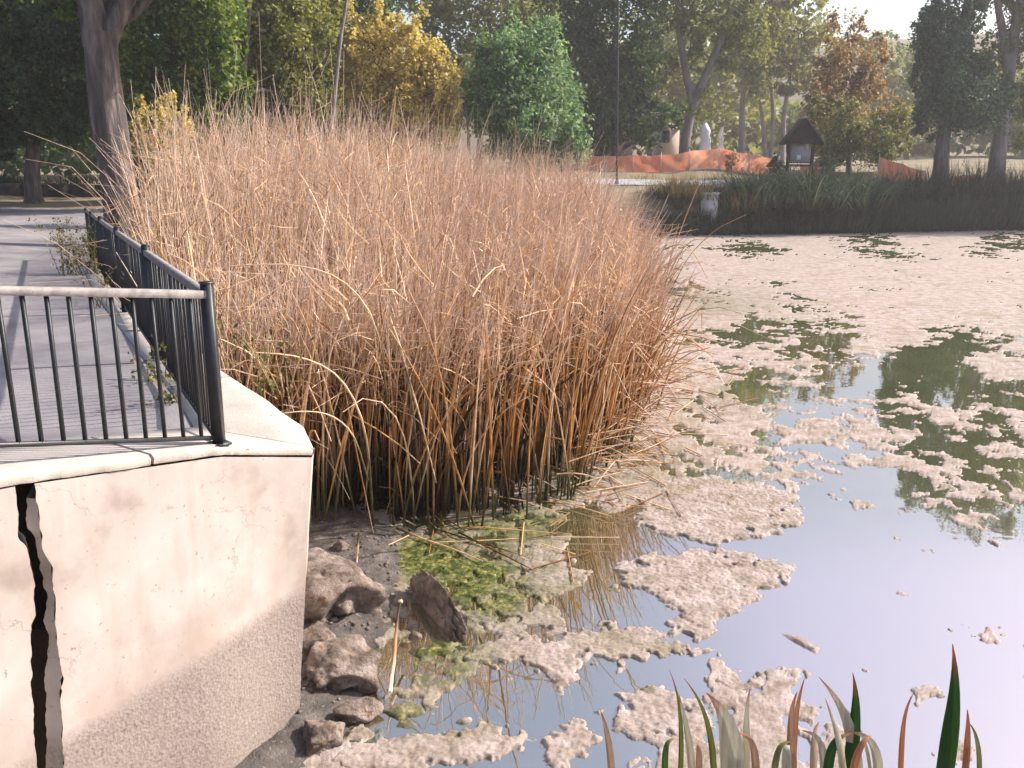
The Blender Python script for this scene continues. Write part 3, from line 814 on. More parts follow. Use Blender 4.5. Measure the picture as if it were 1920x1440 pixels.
mb = MB()
for q in range(260):
    x = rng.uniform(-1.75, -0.85); y = rng.uniform(5.2, 8.6)
    z = float(mud_h(np.array([x]), np.array([y]))[0])
    if z < 0.01: continue
    r = rng.uniform(0.006, 0.024) * (1 if q % 9 else 1.6)
    V = np.array([[1, 0, 0], [0, 1, 0], [-1, 0, 0], [0, -1, 0], [0, 0, 0.7], [0, 0, -0.5], [.7, .7, .3], [-.7, .6, .3]]) * r * rng.uniform(0.7, 1.3, (8, 3)) + np.array([x, y, z + r * 0.25])
    mb.add(V, np.array([[0, 6, 4], [6, 1, 4], [1, 7, 4], [7, 2, 4], [2, 3, 4], [3, 0, 4], [0, 1, 6], [1, 2, 7], [0, 5, 1], [1, 5, 2], [2, 5, 3], [3, 5, 0]]))
tag(mb.build('gravel', M['rock']), kind='stuff')

# thin upright slab of broken concrete standing in the shallow water
a = on(772, 1100, 0.05); b = on(858, 1195, 0.03)
rock('rock_slab', 'jagged upright slab of rock casting a dark shadow on the mud by the green algae', ((a[0] + b[0]) / 2 + 0.03, (a[1] + b[1]) / 2, 0.05), (np.hypot(*(b - a)[:2]) / 2 * 1.12, 0.055, 0.20), (0, math.radians(3), math.atan2(b[1] - a[1], b[0] - a[0])), 41, 0.75, 2.4)

# dry stick on the mud
a = on(751, 1128, 0.32); b = on(731, 1298, 0.05)
P = np.linspace(a, b, 7); P[1:-1] += rng.normal(0, 0.004, (5, 3))
st = MB().tube(P, np.linspace(0.010, 0.016, 7), 7, 0.75); st.box(a, (0.03, 0.03, 0.02), 0.4)
tag(st.build('dry_stick', M['reed']), 'straight pale dry stick leaning on the mud between rock and slab', 'stick')
a = on(673, 1000, 0.3); b = on(668, 1062, 0.06)
tag(MB().tube(np.linspace(a, b, 4), np.full(4, 0.009), 6, 0.7).build('dry_stick', M['reed']), 'short upright dry stick in the mud behind the largest rock', 'stick')

# ------------------------------------------------------------------ algae
def green_at(x, y):
    px, py = topix(np.stack([x, y, 0 * x], -1))
    g = np.zeros_like(x)
    for (cx, cy, rx, ry, k) in ((890, 1090, 130, 90, 1.0), (800, 1050, 90, 60, 1.0), (940, 990, 160, 40, 0.8), (1180, 870, 130, 60, 0.35), (820, 1230, 110, 70, 0.8), (760, 1340, 100, 50, 0.6),
                                (1080, 1130, 110, 40, 0.5), (1150, 1130, 60, 40, 0.6), (1060, 900, 80, 40, 0.6), (1400, 740, 80, 40, 0.3), (1330, 570, 120, 30, 0.35)):
        g = np.maximum(g, k * np.exp(-(((px - cx) / rx) ** 2 + ((py - cy) / ry) ** 2)))
    return np.clip(g * 1.25 * (0.45 + 1.1 * fbm(x * 5, y * 5, 4, 41)), 0, 1)
def lumps(x, y):
    return 0.6 * np.sqrt(np.abs(fbm(x * 9, y * 9, 3, 51) - 0.5) * 2) + 0.5 * fbm(x * 24, y * 24, 2, 53) + 0.6 * (fbm(x * 62, y * 62, 2, 55) - 0.3)
def keep_faces(V, F, ok, tint, name):
    F = F[ok[F].any(1)]
    used = np.zeros(len(V), bool); used[F] = True
    idx = np.cumsum(used) - 1
    return mesh_of(V[used], idx[F], name, tint[used], smooth=True)
def algae_mat(label, pts, step=0.014, rag=0.10, seed=0, thick=0.026, holes=0.0):
    poly = np.array([on(*p, 0.0)[:2] for p in pts])
    lo = poly.min(0) - 0.2; hi = poly.max(0) + 0.2
    X, Y, F = grid(np.arange(lo[0], hi[0], step), np.arange(lo[1], hi[1], step))
    P = np.c_[X, Y]
    sd_ = np.where(inside(P, poly), 1, -1) * seg_dist(P, poly)
    sd_ = sd_ + rag * (fbm(X * 5, Y * 5, 6, 60 + seed, 0.72) - 0.5) * 3.4 - holes * np.clip(fbm(X * 6, Y * 6, 3, 90 + seed) - 0.56, 0, 1) * 3
    z = np.clip(sd_ * 0.55, -0.02, thick * 0.55) + (lumps(X, Y) * 0.024 - 0.008) * sstep(sd_ / 0.05 + 0.4)
    z = np.where(sd_ < -0.03, -0.03, z)
    me = keep_faces(np.c_[X, Y, z], F, z > -0.003, green_at(X, Y), 'algae_mat')
    return tag(obj('algae_mat', me, M['algae']), label, 'algae mat', 'algae mats floating on the pond')
MATS = [
 ('big pinkish algae mat nearest the open water, farther of the two broad mats', [(1185, 930), (1240, 905), (1330, 893), (1430, 905), (1490, 930), (1515, 985), (1470, 1000), (1420, 1010), (1330, 1022), (1250, 1005), (1200, 985)]),
 ('broad pinkish algae mat with a tail reaching down towards the leaves', [(1145, 1065), (1200, 1040), (1300, 1030), (1400, 1035), (1482, 1060), (1470, 1095), (1430, 1120), (1370, 1150), (1345, 1165), (1352, 1215), (1300, 1228), (1255, 1190), (1270, 1150), (1230, 1120), (1160, 1095)]),
 ('wedge shaped tan algae mat against the reeds with fallen stems lying over it', [(945, 1040), (1000, 1020), (1060, 1030), (1112, 1070), (1075, 1095), (1040, 1112), (1020, 1140), (990, 1120), (965, 1080)]),
 ('long tan algae mat in the middle of the shallows between slab and open water', [(855, 1225), (930, 1200), (1050, 1175), (1150, 1165), (1240, 1185), (1285, 1205), (1270, 1240), (1215, 1242), (1180, 1247), (1130, 1262), (1100, 1245), (1060, 1300), (1035, 1315), (1030, 1260), (1000, 1235), (930, 1257), (880, 1247)]),
 ('rounded tan algae mat left of the foreground leaves', [(1125, 1335), (1160, 1300), (1240, 1290), (1310, 1310), (1325, 1360), (1300, 1395), (1230, 1390), (1150, 1370)]),
 ('wide tan algae mat along the bottom edge beside the wall', [(700, 1400), (800, 1370), (900, 1340), (980, 1350), (1000, 1390), (940, 1425), (800, 1445), (650, 1450), (615, 1425)]),
 ('yellow green algae mat beside the upright rock slab', [(765, 1060), (830, 1030), (900, 1020), (935, 1060), (960, 1110), (1040, 1140), (1050, 1172), (960, 1195), (900, 1190), (860, 1150), (815, 1100)]),
 ('tan algae mat at the bottom between the wide one and the rounded one', [(1010, 1390), (1080, 1350), (1130, 1375), (1115, 1400), (1060, 1445), (1020, 1435)]),
 ('small crumbly algae patch just above the foreground leaves', [(1335, 1275), (1380, 1258), (1430, 1265), (1425, 1292), (1370, 1302)]),
 ('slender drifting strip of algae alone on the open water', [(1465, 1188), (1500, 1195), (1538, 1215), (1530, 1226), (1490, 1205)]),
 ('small round algae patch below the rusty rock in the shallows', [(700, 1325), (760, 1315), (830, 1325), (825, 1350), (760, 1368), (700, 1350)]),
]
for j, (lb, pts) in enumerate(MATS):
    algae_mat(lb, pts, 0.011, 0.085 if j < 8 else (0.012 if j == 9 else 0.035), j, 0.024, 0.9 if j == 6 else (0 if j == 9 else 0.35))

# everything else: broken scum out to the far bank
CP_ = np.array([(1300,460,.75),(1400,470,.45),(1500,450,.95),(1650,465,.5),(1850,465,.42),(1750,445,.95),(1400,500,.97),(1600,500,.98),(1800,500,.97),(1900,500,.97),(1300,560,.6),(1450,560,.68),
 (1600,560,1),(1800,560,1),(1900,590,.75),(1300,620,.72),(1420,630,.6),(1550,628,.5),(1650,640,.98),(1810,640,.52),(1700,600,1.0),(1300,700,.66),(1420,740,.45),(1500,700,.66),(1600,690,.4),(1725,690,.12),
 (1790,700,.12),(1870,690,.85),(1600,760,.42),(1500,820,.46),(1350,800,.72),(1250,850,.5),(1180,860,.5),(1340,870,.42),(1450,860,.46),(1600,860,.34),(1660,700,.3),(1240,780,.6),(1620,930,.2),(1700,770,.5),(1750,735,.3),(1700,820,.42),
 (1750,900,.34),(1850,800,.45),(1850,880,.38),(1900,920,.36),(1780,960,.33),(1850,980,.2),(1600,1000,.0),(1700,1050,.0),(1900,1050,.05),(1700,1200,.0),(1500,1150,.0),(1900,1120,.1),(1600,1300,0),(1850,1300,0),
 (1350,1285,.45),(1450,1330,.55),(1550,1400,.62),(1640,1330,.05),(1700,1420,.25),(1420,1390,.7),(1760,1390,.4),(1900,1400,.2),(1200,1410,.55),(1250,1430,.7),(1050,1400,.3),(640,1420,.5),(700,1290,.25),
 (900,1300,.05),(1000,1300,.05),(1100,1320,.1),(1150,1160,.3),(1350,1165,.0),(1510,1050,.0),(1210,1015,.1),(1100,1000,.3),(1050,970,.6),(900,1000,.45),(800,1040,.55),(850,1250,.4),(950,1130,.5),(1130,1135,.4),
 (1150,980,.35),(1180,900,.6),(1120,880,.55),(1550,950,.2),(1400,900,.6),(1400,1250,.05),(1280,1260,.15)], float)
def density(x, y):
    px, py = topix(np.stack([x, y, 0 * x], -1))
    num = np.zeros_like(x); den = np.zeros_like(x) + 1e-9
    for cx, cy, v in CP_:
        sy = 1.0 if cy > 750 else (2.0 if cy > 560 else 3.5)
        d2 = ((px - cx) / 60) ** 2 + ((py - cy) * sy / 60) ** 2
        wt = 1 / (d2 + 0.15) ** 2
        num += wt * v; den += wt
    return num / den
# rows spaced finely near, wider far away
ysr = [4.4]
while ysr[-1] < 51: ysr.append(ysr[-1] + 0.0018 * ysr[-1] ** 1.45)
ysr = np.array(ysr)
cu = np.linspace(-0.28, 0.63, 760)
Yg = np.repeat(ysr, len(cu)); Xg = np.tile(cu, len(ysr)) * Yg
n = len(cu); i = np.arange(len(ysr) - 1)[:, None] * n + np.arange(n - 1)[None]
Fg = np.stack([i, i + 1, i + n + 1, i + n], -1).reshape(-1, 4)
D = density(Xg, Yg)
fs = 1.0
nz = 0.28 * fbm(Xg * 0.55, Yg * 0.5, 3, 71) + 0.44 * fbm(Xg * 2.1, Yg * 1.7, 4, 73, 0.65) + 0.28 * fbm(Xg * 7, Yg * 6, 4, 75, 0.65)
nz = np.clip((nz - 0.5) * 2.6 + 0.5, 0, 1)
lv = D - 1 + nz
z = np.clip(lv * 0.22, -0.02, 0.010) + (lumps(Xg, Yg) * 0.016 - 0.005) * sstep(lv * 9 + 0.3) * np.clip(16 / Yg, 0.35, 1)
z = np.where(lv < -0.05, -0.03, z)
tag(obj('algae_scum', keep_faces(np.c_[Xg, Yg, z], Fg, z > -0.002, green_at(Xg, Yg), 'algae_scum'), M['algae']), kind='stuff')

# ------------------------------------------------------------------ reed bed
BED = np.array([(-2.3, 8.3), (-1.75, 8.9), (-1.2, 8.6), (-0.5, 8.6), (0.1, 8.95), (0.5, 9.4), (0.95, 10.2), (1.45, 11.6), (1.85, 12.9), (2.05, 14.4), (2.25, 16.5), (2.4, 19.0), (2.5, 22), (2.5, 26),
                (2.5, 30), (-2, 30.5), (-6, 29), (-8.4, 26), (-7.6, 21.5), (-6.7, 16.6), (-4.6, 11.6), (-3.1, 8.9), (-2.75, 8.3)])
FRONTL = BED[:14]
def bed_pts(n, dmax=None, dens=None):
    out = []
    tot = 0
    while tot < n:
        P = rng.uniform(BED.min(0), BED.max(0), (60000, 2))
        P = P[inside(P, BED)]
        d = seg_dist(P, FRONTL, closed=False)
        pr = dens(d, P)
        P = P[rng.random(len(P)) < pr]
        out.append(P); tot += len(P)
    return np.concatenate(out)[:n]
def reed_h(P):
    x, y = P.T
    d = seg_dist(P, FRONTL, closed=False)
    left = sstep((1.5 - x) / 7)
    h = 2.4 + 0.85 * sstep(d / 5) + 0.85 * left * sstep((y - 9) / 9) - 0.25 * sstep((x - 0.5) / 1.5) * np.clip(1 - d / 1.5, 0, 1) + 0.2 * sstep((y - 15) / 8) + 0.36 * sstep((x + 1.5) / 3) * sstep((y - 12) / 7)
    h = h + 0.5 * (fbm(x * 0.7, y * 0.7, 3, 81) - 0.5)
    return h
def reed_batch(P, K=7, wild=1.0):
    n = len(P)
    L = reed_h(P) * rng.normal(1.0, 0.12, n) * np.where(rng.random(n) < 0.10, rng.uniform(0.35, 0.8, n), 1.0)
    tall = rng.random(n) < 0.035
    L = np.where(tall, L * 1.2, L)
    phi = np.where(rng.random(n) < 0.5, rng.normal(0.1, 0.9, n), rng.uniform(0, 6.283, n))
    d = seg_dist(P, FRONTL, closed=False)
    edge = np.clip(1 - d / 1.2, 0, 1)
    # edge stems lean out over the water on the right
    out = (P[:, 0] > 0.7) & (rng.random(n) < 0.55 * edge)
    phi = np.where(out, rng.normal(-0.35, 0.5, n), phi)
    th0 = np.abs(rng.normal(0.03, 0.075, n)) * wild + out * rng.uniform(0.0, 0.17, n)
    r = rng.random(n)
    kap = np.where(r < 0.62, rng.uniform(0.05, 0.5, n), np.where(r < 0.85, rng.uniform(0.4, 1.1, n), rng.uniform(1.0, 2.3, n)))
    p = rng.uniform(1.6, 4.0, n)
    brk = np.where(rng.random(n) < 0.10, rng.uniform(0.45, 0.9, n), 2.0); bang = rng.uniform(0.7, 2.2, n)
    base = np.c_[P, np.full(n, -0.12)]
    C = arcs(base, L, th0, phi, kap, p, K, brk, bang)
    # tips never dive under the water
    C[:, 1:, 2] = np.maximum(C[:, 1:, 2], 0.015)
    return C, L
NR = 19000
P = bed_pts(NR, dens=lambda d, P: np.where(d < 0.25, 0.45, np.where(d < 1.8, 1.0, np.where(d < 4, 0.55, 0.3))) * np.clip(0.08 + 2.6 * (fbm(P[:, 0] * 2.2, P[:, 1] * 2.2, 3, 85) - 0.36), 0.06, 1))
C, L = reed_batch(P)
tn = np.clip(rng.beta(1.2, 1.2, NR) * 0.86 + (rng.random(NR) < 0.06) * 0.4, 0, 1)
half = int(NR * 0.62)
t = np.linspace(0, 1, 7)
R = (rng.uniform(0.006, 0.0125, half)[:, None]) * (1 - 0.65 * t[None] ** 1.5)
mb = MB()
V, F, A = tubes(C[:half], R, 3)
mb.add(V, F, np.repeat(tn[:half], 7 * 3), A)
Wd = (rng.uniform(0.008, 0.015, NR - half) * np.where(rng.random(NR - half) < 0.18, 1.7, 1.0))[:, None] * (1 - t[None] ** 2.5 * 0.95)
ang = rng.uniform(0, math.pi, NR - half)
V, F, A = ribbons(C[half:], Wd, np.c_[np.cos(ang), np.sin(ang), 0 * ang])
mb.add(V, F, np.repeat(tn[half:], 7 * 3), A)
# broken leaves and litter hanging in the upper third and lying low
NL = 9000
P2 = bed_pts(NL, dens=lambda d, P: np.where(d < 2.0, 1.0, 0.5))
hh = reed_h(P2)
zb = np.where(rng.random(NL) < 0.95, hh * rng.uniform(0.5, 0.98, NL), rng.uniform(0.05, 0.9, NL))
L2 = rng.uniform(0.25, 0.85, NL)
C2 = arcs(np.c_[P2, zb], L2, rng.uniform(0.3, 2.2, NL), rng.uniform(0, 6.283, NL), rng.uniform(-0.4, 1.6, NL), np.full(NL, 1.5), 4)
C2[..., 2] = np.maximum(C2[..., 2], 0.02)
ang = rng.uniform(0, math.pi, NL)
V, F, A = ribbons(C2, rng.uniform(0.004, 0.009, NL)[:, None] * np.array([1, 1, 0.8, 0.15])[None], np.c_[np.cos(ang), np.sin(ang), 0 * ang])
mb.add(V, F, np.repeat(np.clip(rng.beta(2, 2, NL) * 0.75 + 0.05, 0, 1), 12), 0.45 + 0.3 * A)
# near-black ribbons added as litter to block light and darken gaps between stems
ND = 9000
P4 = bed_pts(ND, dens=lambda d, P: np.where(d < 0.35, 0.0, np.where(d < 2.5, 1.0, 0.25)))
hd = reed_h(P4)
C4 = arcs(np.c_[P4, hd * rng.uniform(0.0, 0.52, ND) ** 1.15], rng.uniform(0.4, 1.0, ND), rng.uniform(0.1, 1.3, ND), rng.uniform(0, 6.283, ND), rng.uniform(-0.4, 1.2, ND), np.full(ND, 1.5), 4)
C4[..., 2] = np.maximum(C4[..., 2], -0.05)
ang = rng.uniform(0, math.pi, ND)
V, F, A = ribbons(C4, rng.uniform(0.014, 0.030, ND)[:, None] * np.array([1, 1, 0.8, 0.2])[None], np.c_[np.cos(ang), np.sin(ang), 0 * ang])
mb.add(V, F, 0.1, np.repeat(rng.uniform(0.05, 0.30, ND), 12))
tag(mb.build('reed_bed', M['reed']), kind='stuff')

# a tangle of fallen stems at the right foot
NT = 260
axr = resample(FRONTL[5:11], 300)[0]
Pt = axr[rng.integers(0, 300, NT)] + rng.normal(0, 0.22, (NT, 2))
Ct = arcs(np.c_[Pt, rng.uniform(0.0, 0.55, NT)], rng.uniform(0.3, 0.85, NT), rng.uniform(0.9, 1.75, NT), rng.normal(-0.3, 0.8, NT), rng.uniform(-0.3, 0.6, NT), np.full(NT, 1.5), 5)
Ct[..., 2] = np.maximum(Ct[..., 2], 0.03)
V, F, A = tubes(Ct, rng.uniform(0.006, 0.010, NT)[:, None] * np.array([1, 1, 0.9, 0.8, 0.5])[None], 3)
tag(MB().add(V, F, np.repeat(rng.uniform(0.1, 0.75, NT), 15), 0.6 + 0.3 * A).build('fallen_reeds', M['reed']), kind='stuff')

# bits of straw floating around the foot of the bed
NFL = 150
axr = resample(FRONTL[2:12], 300)[0]
Pt = axr[rng.integers(0, 300, NFL)] + np.abs(rng.normal(0, 0.7, (NFL, 1))) * np.array([[0.85, -0.5]]) + rng.normal(0, 0.15, (NFL, 2))
Ct = arcs(np.c_[Pt, np.full(NFL, 0.035)], rng.uniform(0.15, 0.9, NFL), np.full(NFL, math.pi / 2), rng.uniform(0, 6.283, NFL), np.zeros(NFL), np.full(NFL, 1.0), 4)
V, F, A = tubes(Ct, rng.uniform(0.004, 0.009, NFL)[:, None] * np.ones((1, 4)), 3)
tag(MB().add(V, F, np.repeat(rng.uniform(0.05, 0.7, NFL), 12), 0.5).build('floating_straw', M['reed']), kind='stuff')

# the foremost stems one by one
NS = 240
ax = resample(FRONTL, 400)[0]
k = np.sort(rng.choice(330, NS))
P3 = ax[k] + rng.normal(0, 0.10, (NS, 2))
C3, L3 = reed_batch(P3, 9, 2.2)
for j in range(NS):
    R = rng.uniform(0.008, 0.0145) * (1 - 0.6 * np.linspace(0, 1, 9) ** 1.5)
    tn_ = float(np.clip(rng.beta(1.5, 1.5) * 0.8, 0, 1))
    mb = MB().tube(C3[j], R, 5, tn_)
    px_, _ = topix(C3[j][0])
    zone = ('beside the wall corner and mud' if px_ < 760 else 'before the dark middle of the reed bed' if px_ < 930 else 'where the front of the bed meets the green algae' if px_ < 1085 else 'on the right foot of the bed beside the algae' if P3[j, 1] < 10.8 else 'on the near part of the right flank' if P3[j, 1] < 13 else 'halfway along the right flank' if P3[j, 1] < 17.5 else 'at the distant end of the right flank')
    hue = 'dark brown' if tn_ < 0.15 else 'orange tan' if tn_ < 0.36 else 'straw coloured' if tn_ < 0.7 else 'reddish brown'
    pose = 'collapsed' if C3[j][-1, 2] < 0.9 else 'bent over' if C3[j][:, 2].max() > C3[j][-1, 2] + 0.15 else 'upright'
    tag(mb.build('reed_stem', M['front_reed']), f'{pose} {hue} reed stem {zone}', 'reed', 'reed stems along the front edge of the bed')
# stems that stand out: (label, pixel path with depth)
SPECIAL = [
 ('long pale stem arching over to the left from the middle of the reed bed', [(700, 990, 8.5), (690, 800, 8.2), (640, 700, 8.0), (560, 665, 7.8), (460, 660, 7.6)], 0.012, 0.62),
 ('thin pale stem arching low out of the reeds just above the wall corner', [(690, 900, 7.7), (665, 810, 7.6), (620, 775, 7.5), (570, 770, 7.4), (530, 775, 7.3)], 0.008, 0.6),
 ('stem bent in a high arch at the left of the reed bed', [(730, 800, 8.6), (712, 600, 8.4), (640, 515, 8.3), (540, 492, 8.2), (420, 500, 8.1)], 0.009, 0.6),
 ('broken stem with a sharply bent pale tip in the middle of the reeds', [(790, 930, 8.7), (770, 700, 8.6), (735, 605, 8.6), (728, 590, 8.6), (750, 577, 8.6), (775, 575, 8.5)], 0.010, 0.62),
 ('pinkish straight stem snapped off and hanging diagonally before the dark base', [(760, 690, 8.5), (785, 770, 8.5), (818, 905, 8.4)], 0.011, 0.55),
 ('orange stem slanting from the wall corner into the mud', [(640, 700, 8.3), (665, 830, 8.3), (700, 1000, 8.3)], 0.009, 0.30),
 ('curved pale stem lying on the water below the reeds', [(744, 985, 8.45), (790, 1010, 8.2), (850, 1030, 7.95), (905, 1055, 7.68)], 0.013, 0.55),
 ('dark straight stem lying across the tan algae wedge', [(860, 1000, 8.35), (930, 1035, 7.9), (1010, 1075, 7.45)], 0.012, 0.05),
 ('long brown stem lying farthest across the tan algae wedge', [(800, 985, 8.5), (900, 1020, 8.1), (995, 1055, 7.75)], 0.010, 0.0),
 ('stem arching far out over the water at the right end of the reeds', [(1235, 560, 22), (1265, 490, 22), (1290, 452, 22), (1318, 445, 22), (1345, 470, 22)], 0.016, 0.45),
 ('fine stem reaching up to the right beyond the reed bed', [(1250, 560, 21), (1290, 480, 21), (1340, 430, 21), (1400, 402, 21)], 0.013, 0.3),
 ('bent stem falling to the algae at the right end of the reeds', [(1240, 470, 20), (1275, 455, 20), (1300, 470, 20), (1325, 520, 20)], 0.015, 0.5),
 ('pale stem collapsed from the right flank into the algae', [(1130, 620, 12.5), (1190, 690, 12.3), (1255, 745, 12.2)], 0.011, 0.62),
 ('long pale stem fallen outwards at the right foot of the reeds', [(1110, 755, 11.4), (1180, 810, 11.2), (1230, 850, 11.0)], 0.012, 0.62),
 ('reddish stem lying flat on the algae beside the right foot of the reeds', [(1040, 822, 10.6), (1150, 830, 10.9), (1275, 852, 10.75)], 0.010, 0.2),
 ('upright stem standing highest above the left of the reed bed', [(460, 400, 17), (470, 290, 17), (483, 150, 17)], 0.016, 0.5),
 ('slender upright stem rising before the dark trees left of the golden tree', [(560, 330, 18), (562, 250, 18), (564, 160, 18)], 0.014, 0.3),
 ('pair of crossing stem tips rising before the golden tree', [(725, 300, 20), (735, 240, 20), (742, 180, 20)], 0.016, 0.5),
]
SPECIAL[-1] = ('stem tip rising alone before the golden tree', *SPECIAL[-1][1:])
for lb, pts, r, tn_ in SPECIAL:
    Q = np.array([at(*p) for p in pts])
    s = np.linspace(0, len(Q) - 1, 14)
    # smooth path
    P = np.stack([np.interp(s, np.arange(len(Q)), Q[:, i]) for i in range(3)], -1)
    for _ in range(2): P[1:-1] = (P[:-2] + 2 * P[1:-1] + P[2:]) / 4
    if P[:, 2].min() < 0.03: P[:, 2] = np.maximum(P[:, 2], 0.03)
    if 'lying' in lb: P[:, 2] = 0.045
    tag(MB().tube(P, r * np.linspace(1.0, 0.45, 14), 6, tn_).build('reed_stem', M['front_reed']), lb, 'reed')

# ------------------------------------------------------------------ grass and plants on banks
def tuft(n, c, h, spread, hw, lean, kap, K=6, tints=(0.1, 0.8)):
    P = rng.normal(0, spread, (n, 2)); r = np.hypot(*P.T)
    phi = np.arctan2(P[:, 1], P[:, 0]) + rng.normal(0, 0.5, n)
    base = np.c_[P + np.asarray(c)[:2], np.full(n, c[2])]
    C = arcs(base, h * rng.uniform(0.55, 1.1, n), np.abs(rng.normal(lean, 0.15, n)), phi, rng.uniform(*kap, n), rng.uniform(1.2, 2.5, n), K)
    t = np.linspace(0, 1, K)
    W = (hw * rng.uniform(0.7, 1.2, n))[:, None] * (1 - t[None] ** 2 * 0.92)
    a = phi + math.pi / 2
    V, F, A = ribbons(C, W, np.c_[np.cos(a), np.sin(a), 0 * a])
    return V, F, np.repeat(rng.uniform(*tints, n), K * 3), A
def grass_clump(name, label, cat, px, py, Y, h, spread, n, m, hw, lean=0.25, kap=(0.4, 1.6), group=None, plumes=0):
    x, y, _ = at(px, py, Y); z = max(gz(x, y), 0.0) - 0.05
    root = thing(name, label, cat, (x, y, z), group)
    V, F, T, A = tuft(n, (x, y, z), h, spread, hw, lean, kap)
    MB().add(V, F, T, A).build('blades', M[m], root)
    if plumes:
        mb = MB()
        for q in range(plumes):
            ph = rng.uniform(0, 6.28); C = arcs(np.array([[x + rng.normal(0, 0.3), y + rng.normal(0, 0.3), z + h * 0.5]]), np.array([h * 0.75]), np.array([0.25]), np.array([ph]), np.array([0.7]), np.array([2.0]), 8)[0]
            mb.tube(C, np.array([0.01, 0.012, 0.02, 0.05, 0.075, 0.07, 0.05, 0.015]), 6, 1.0, lump=0.3, seed=q)
        mb.build('plumes', M['drygrass'], root)
    return root
grass_clump('pampas_grass', 'biggest arching blue green grass clump on the far bank below the kiosk', 'grass clump', 1500, 400, 47.6, 2.7, 0.85, 1000, 'pampas', 0.04, 0.4, (0.6, 2.1))
grass_clump('pampas_grass', 'arching blue green grass clump just right of the biggest one on the far bank', 'grass clump', 1590, 405, 48.0, 2.4, 0.75, 700, 'pampas', 0.04, 0.35, (0.5, 1.9))
grass_clump('pampas_grass', 'lower blue green grass clump beside the white post on the far bank', 'grass clump', 1415, 410, 47.3, 2.2, 0.7, 600, 'pampas', 0.038, 0.4, (0.6, 1.9))
for px, lb in ((1262, 'yellowish grass clump left of the white post on the far bank'), (1300, 'yellowish grass clump right beside the white post on the far bank'), (1385, 'yellow grass clump between white post and arching grass')):
    grass_clump('dry_grass', lb, 'grass clump', px, 385, 47.0, 1.3, 0.6, 420, 'drygrass', 0.018, 0.3)
# the dark belt of rushes at the water's edge: one mass
mb = MB()
for px in np.arange(1235, 2010, 9):
    for q in range(3):
        Yb = np.interp(px, [1235, 1250, 1600, 1920, 2010], [45.6, 45.8, 47.3, 49.6, 50.4]) - 0.55 + 0.8 * q + rng.normal(0, 0.12)
        x = (px - 960) / FPX * Yb / (CP + 0.17 * SP) + rng.normal(0, 0.2)
        z = max(gz(x, Yb), 0) - 0.05
        hgt = np.interp(px, [1235, 1420, 1600, 1750, 1920], [1.0, 1.15, 1.7, 2.1, 2.5]) * (0.6 + 0.7 * fbm(np.array([x * 0.8]), np.array([Yb * 0.8]), 3, 87)[0]) * rng.uniform(0.8, 1.15)
        V, F, T, A = tuft(46, (x, Yb, z), hgt, 0.24, 0.02, 0.24, (0.2, 1.9), 5)
        mb.add(V, F, T, A)
tag(mb.build('bank_rushes', M['rush']), kind='stuff')
mb = MB()
for px in np.arange(1180, 2000, 22):
    for Yb in (49.5, 50.8, 52.2):
        if px < 1450 and Yb < 51: continue
        x = (px - 960) / FPX * Yb + rng.normal(0, 0.3); z = gz(x, Yb) - 0.03
        V, F, T, A = tuft(26, (x, Yb, z), rng.uniform(0.3, 0.8), 0.4, 0.015, 0.3, (0.2, 1.2), 4)
        mb.add(V, F, T, A)
tag(mb.build('bank_grass', M['drygrass']), kind='stuff')

# weeds by the railing
def weed(label, x, y, z, h, n, seed):
    root = thing('weed', label, 'weed', (x, y, z)); sp_ = 0.06 if n < 20 else 0.22
    mb = MB(); lf = MB()
    for q in range(n):
        ph = rng.uniform(0, 6.28)
        C = arcs(np.array([[x + rng.normal(0, sp_), y + rng.normal(0, sp_), z]]), np.array([h * rng.uniform(0.6, 1.1)]), np.array([0.3]), np.array([ph]), np.array([0.5]), np.array([1.5]), 6)[0]
        mb.tube(C, np.linspace(0.006, 0.002, 6), 4, 0.6)
        m_ = 14 if n < 20 else 34
        ii = rng.integers(1, 6, m_); c = C[ii] + rng.normal(0, 0.03, (m_, 3))
        V, F, T = leaf_quads(c, rng.uniform(0.012, 0.03, m_), rng.normal(0, 1, (m_, 3)), rng.random(m_))
        lf.add(V, F, T)
    mb.build('stem', M['drygrass'], root); lf.build('leaves', M['weed'], root)
def leaf_quads(c, s, nrm, tint, asp=0.55):
    n = len(c)
    nrm = nrm / (np.linalg.norm(nrm, axis=1, keepdims=True) + 1e-9)
    r = rng.normal(0, 1, (n, 3)); a = np.cross(nrm, r); a /= np.linalg.norm(a, axis=1, keepdims=True) + 1e-9
    b = np.cross(nrm, a)
    s = np.asarray(s)[:, None]
    V = np.stack([c - a * s, c + b * s * asp - a * s * 0.1, c + a * s, c - b * s * asp - a * s * 0.1], 1).reshape(-1, 3)
    F = np.arange(n * 4).reshape(-1, 4)
    return V, F, np.repeat(tint, 4)
weed('straggly dark weed against the middle of the long railing', -5.0, 11.0, 1.85, 0.6, 7, 1)
weed('bushy olive weed at the foot of the long railing near its far end', -7.0, 14.9, 1.79, 0.95, 44, 2)
weed('thin yellowish weed growing in the pavement joint behind the pickets', -2.35, 6.2, 1.92, 0.30, 6, 3)
weed('small low weed at the railing foot close to the corner post', -2.75, 6.9, 1.92, 0.32, 6, 4)
weed('green weed behind the corner post where the coping meets the reeds', -1.95, 7.2, 1.75, 0.7, 9, 5)

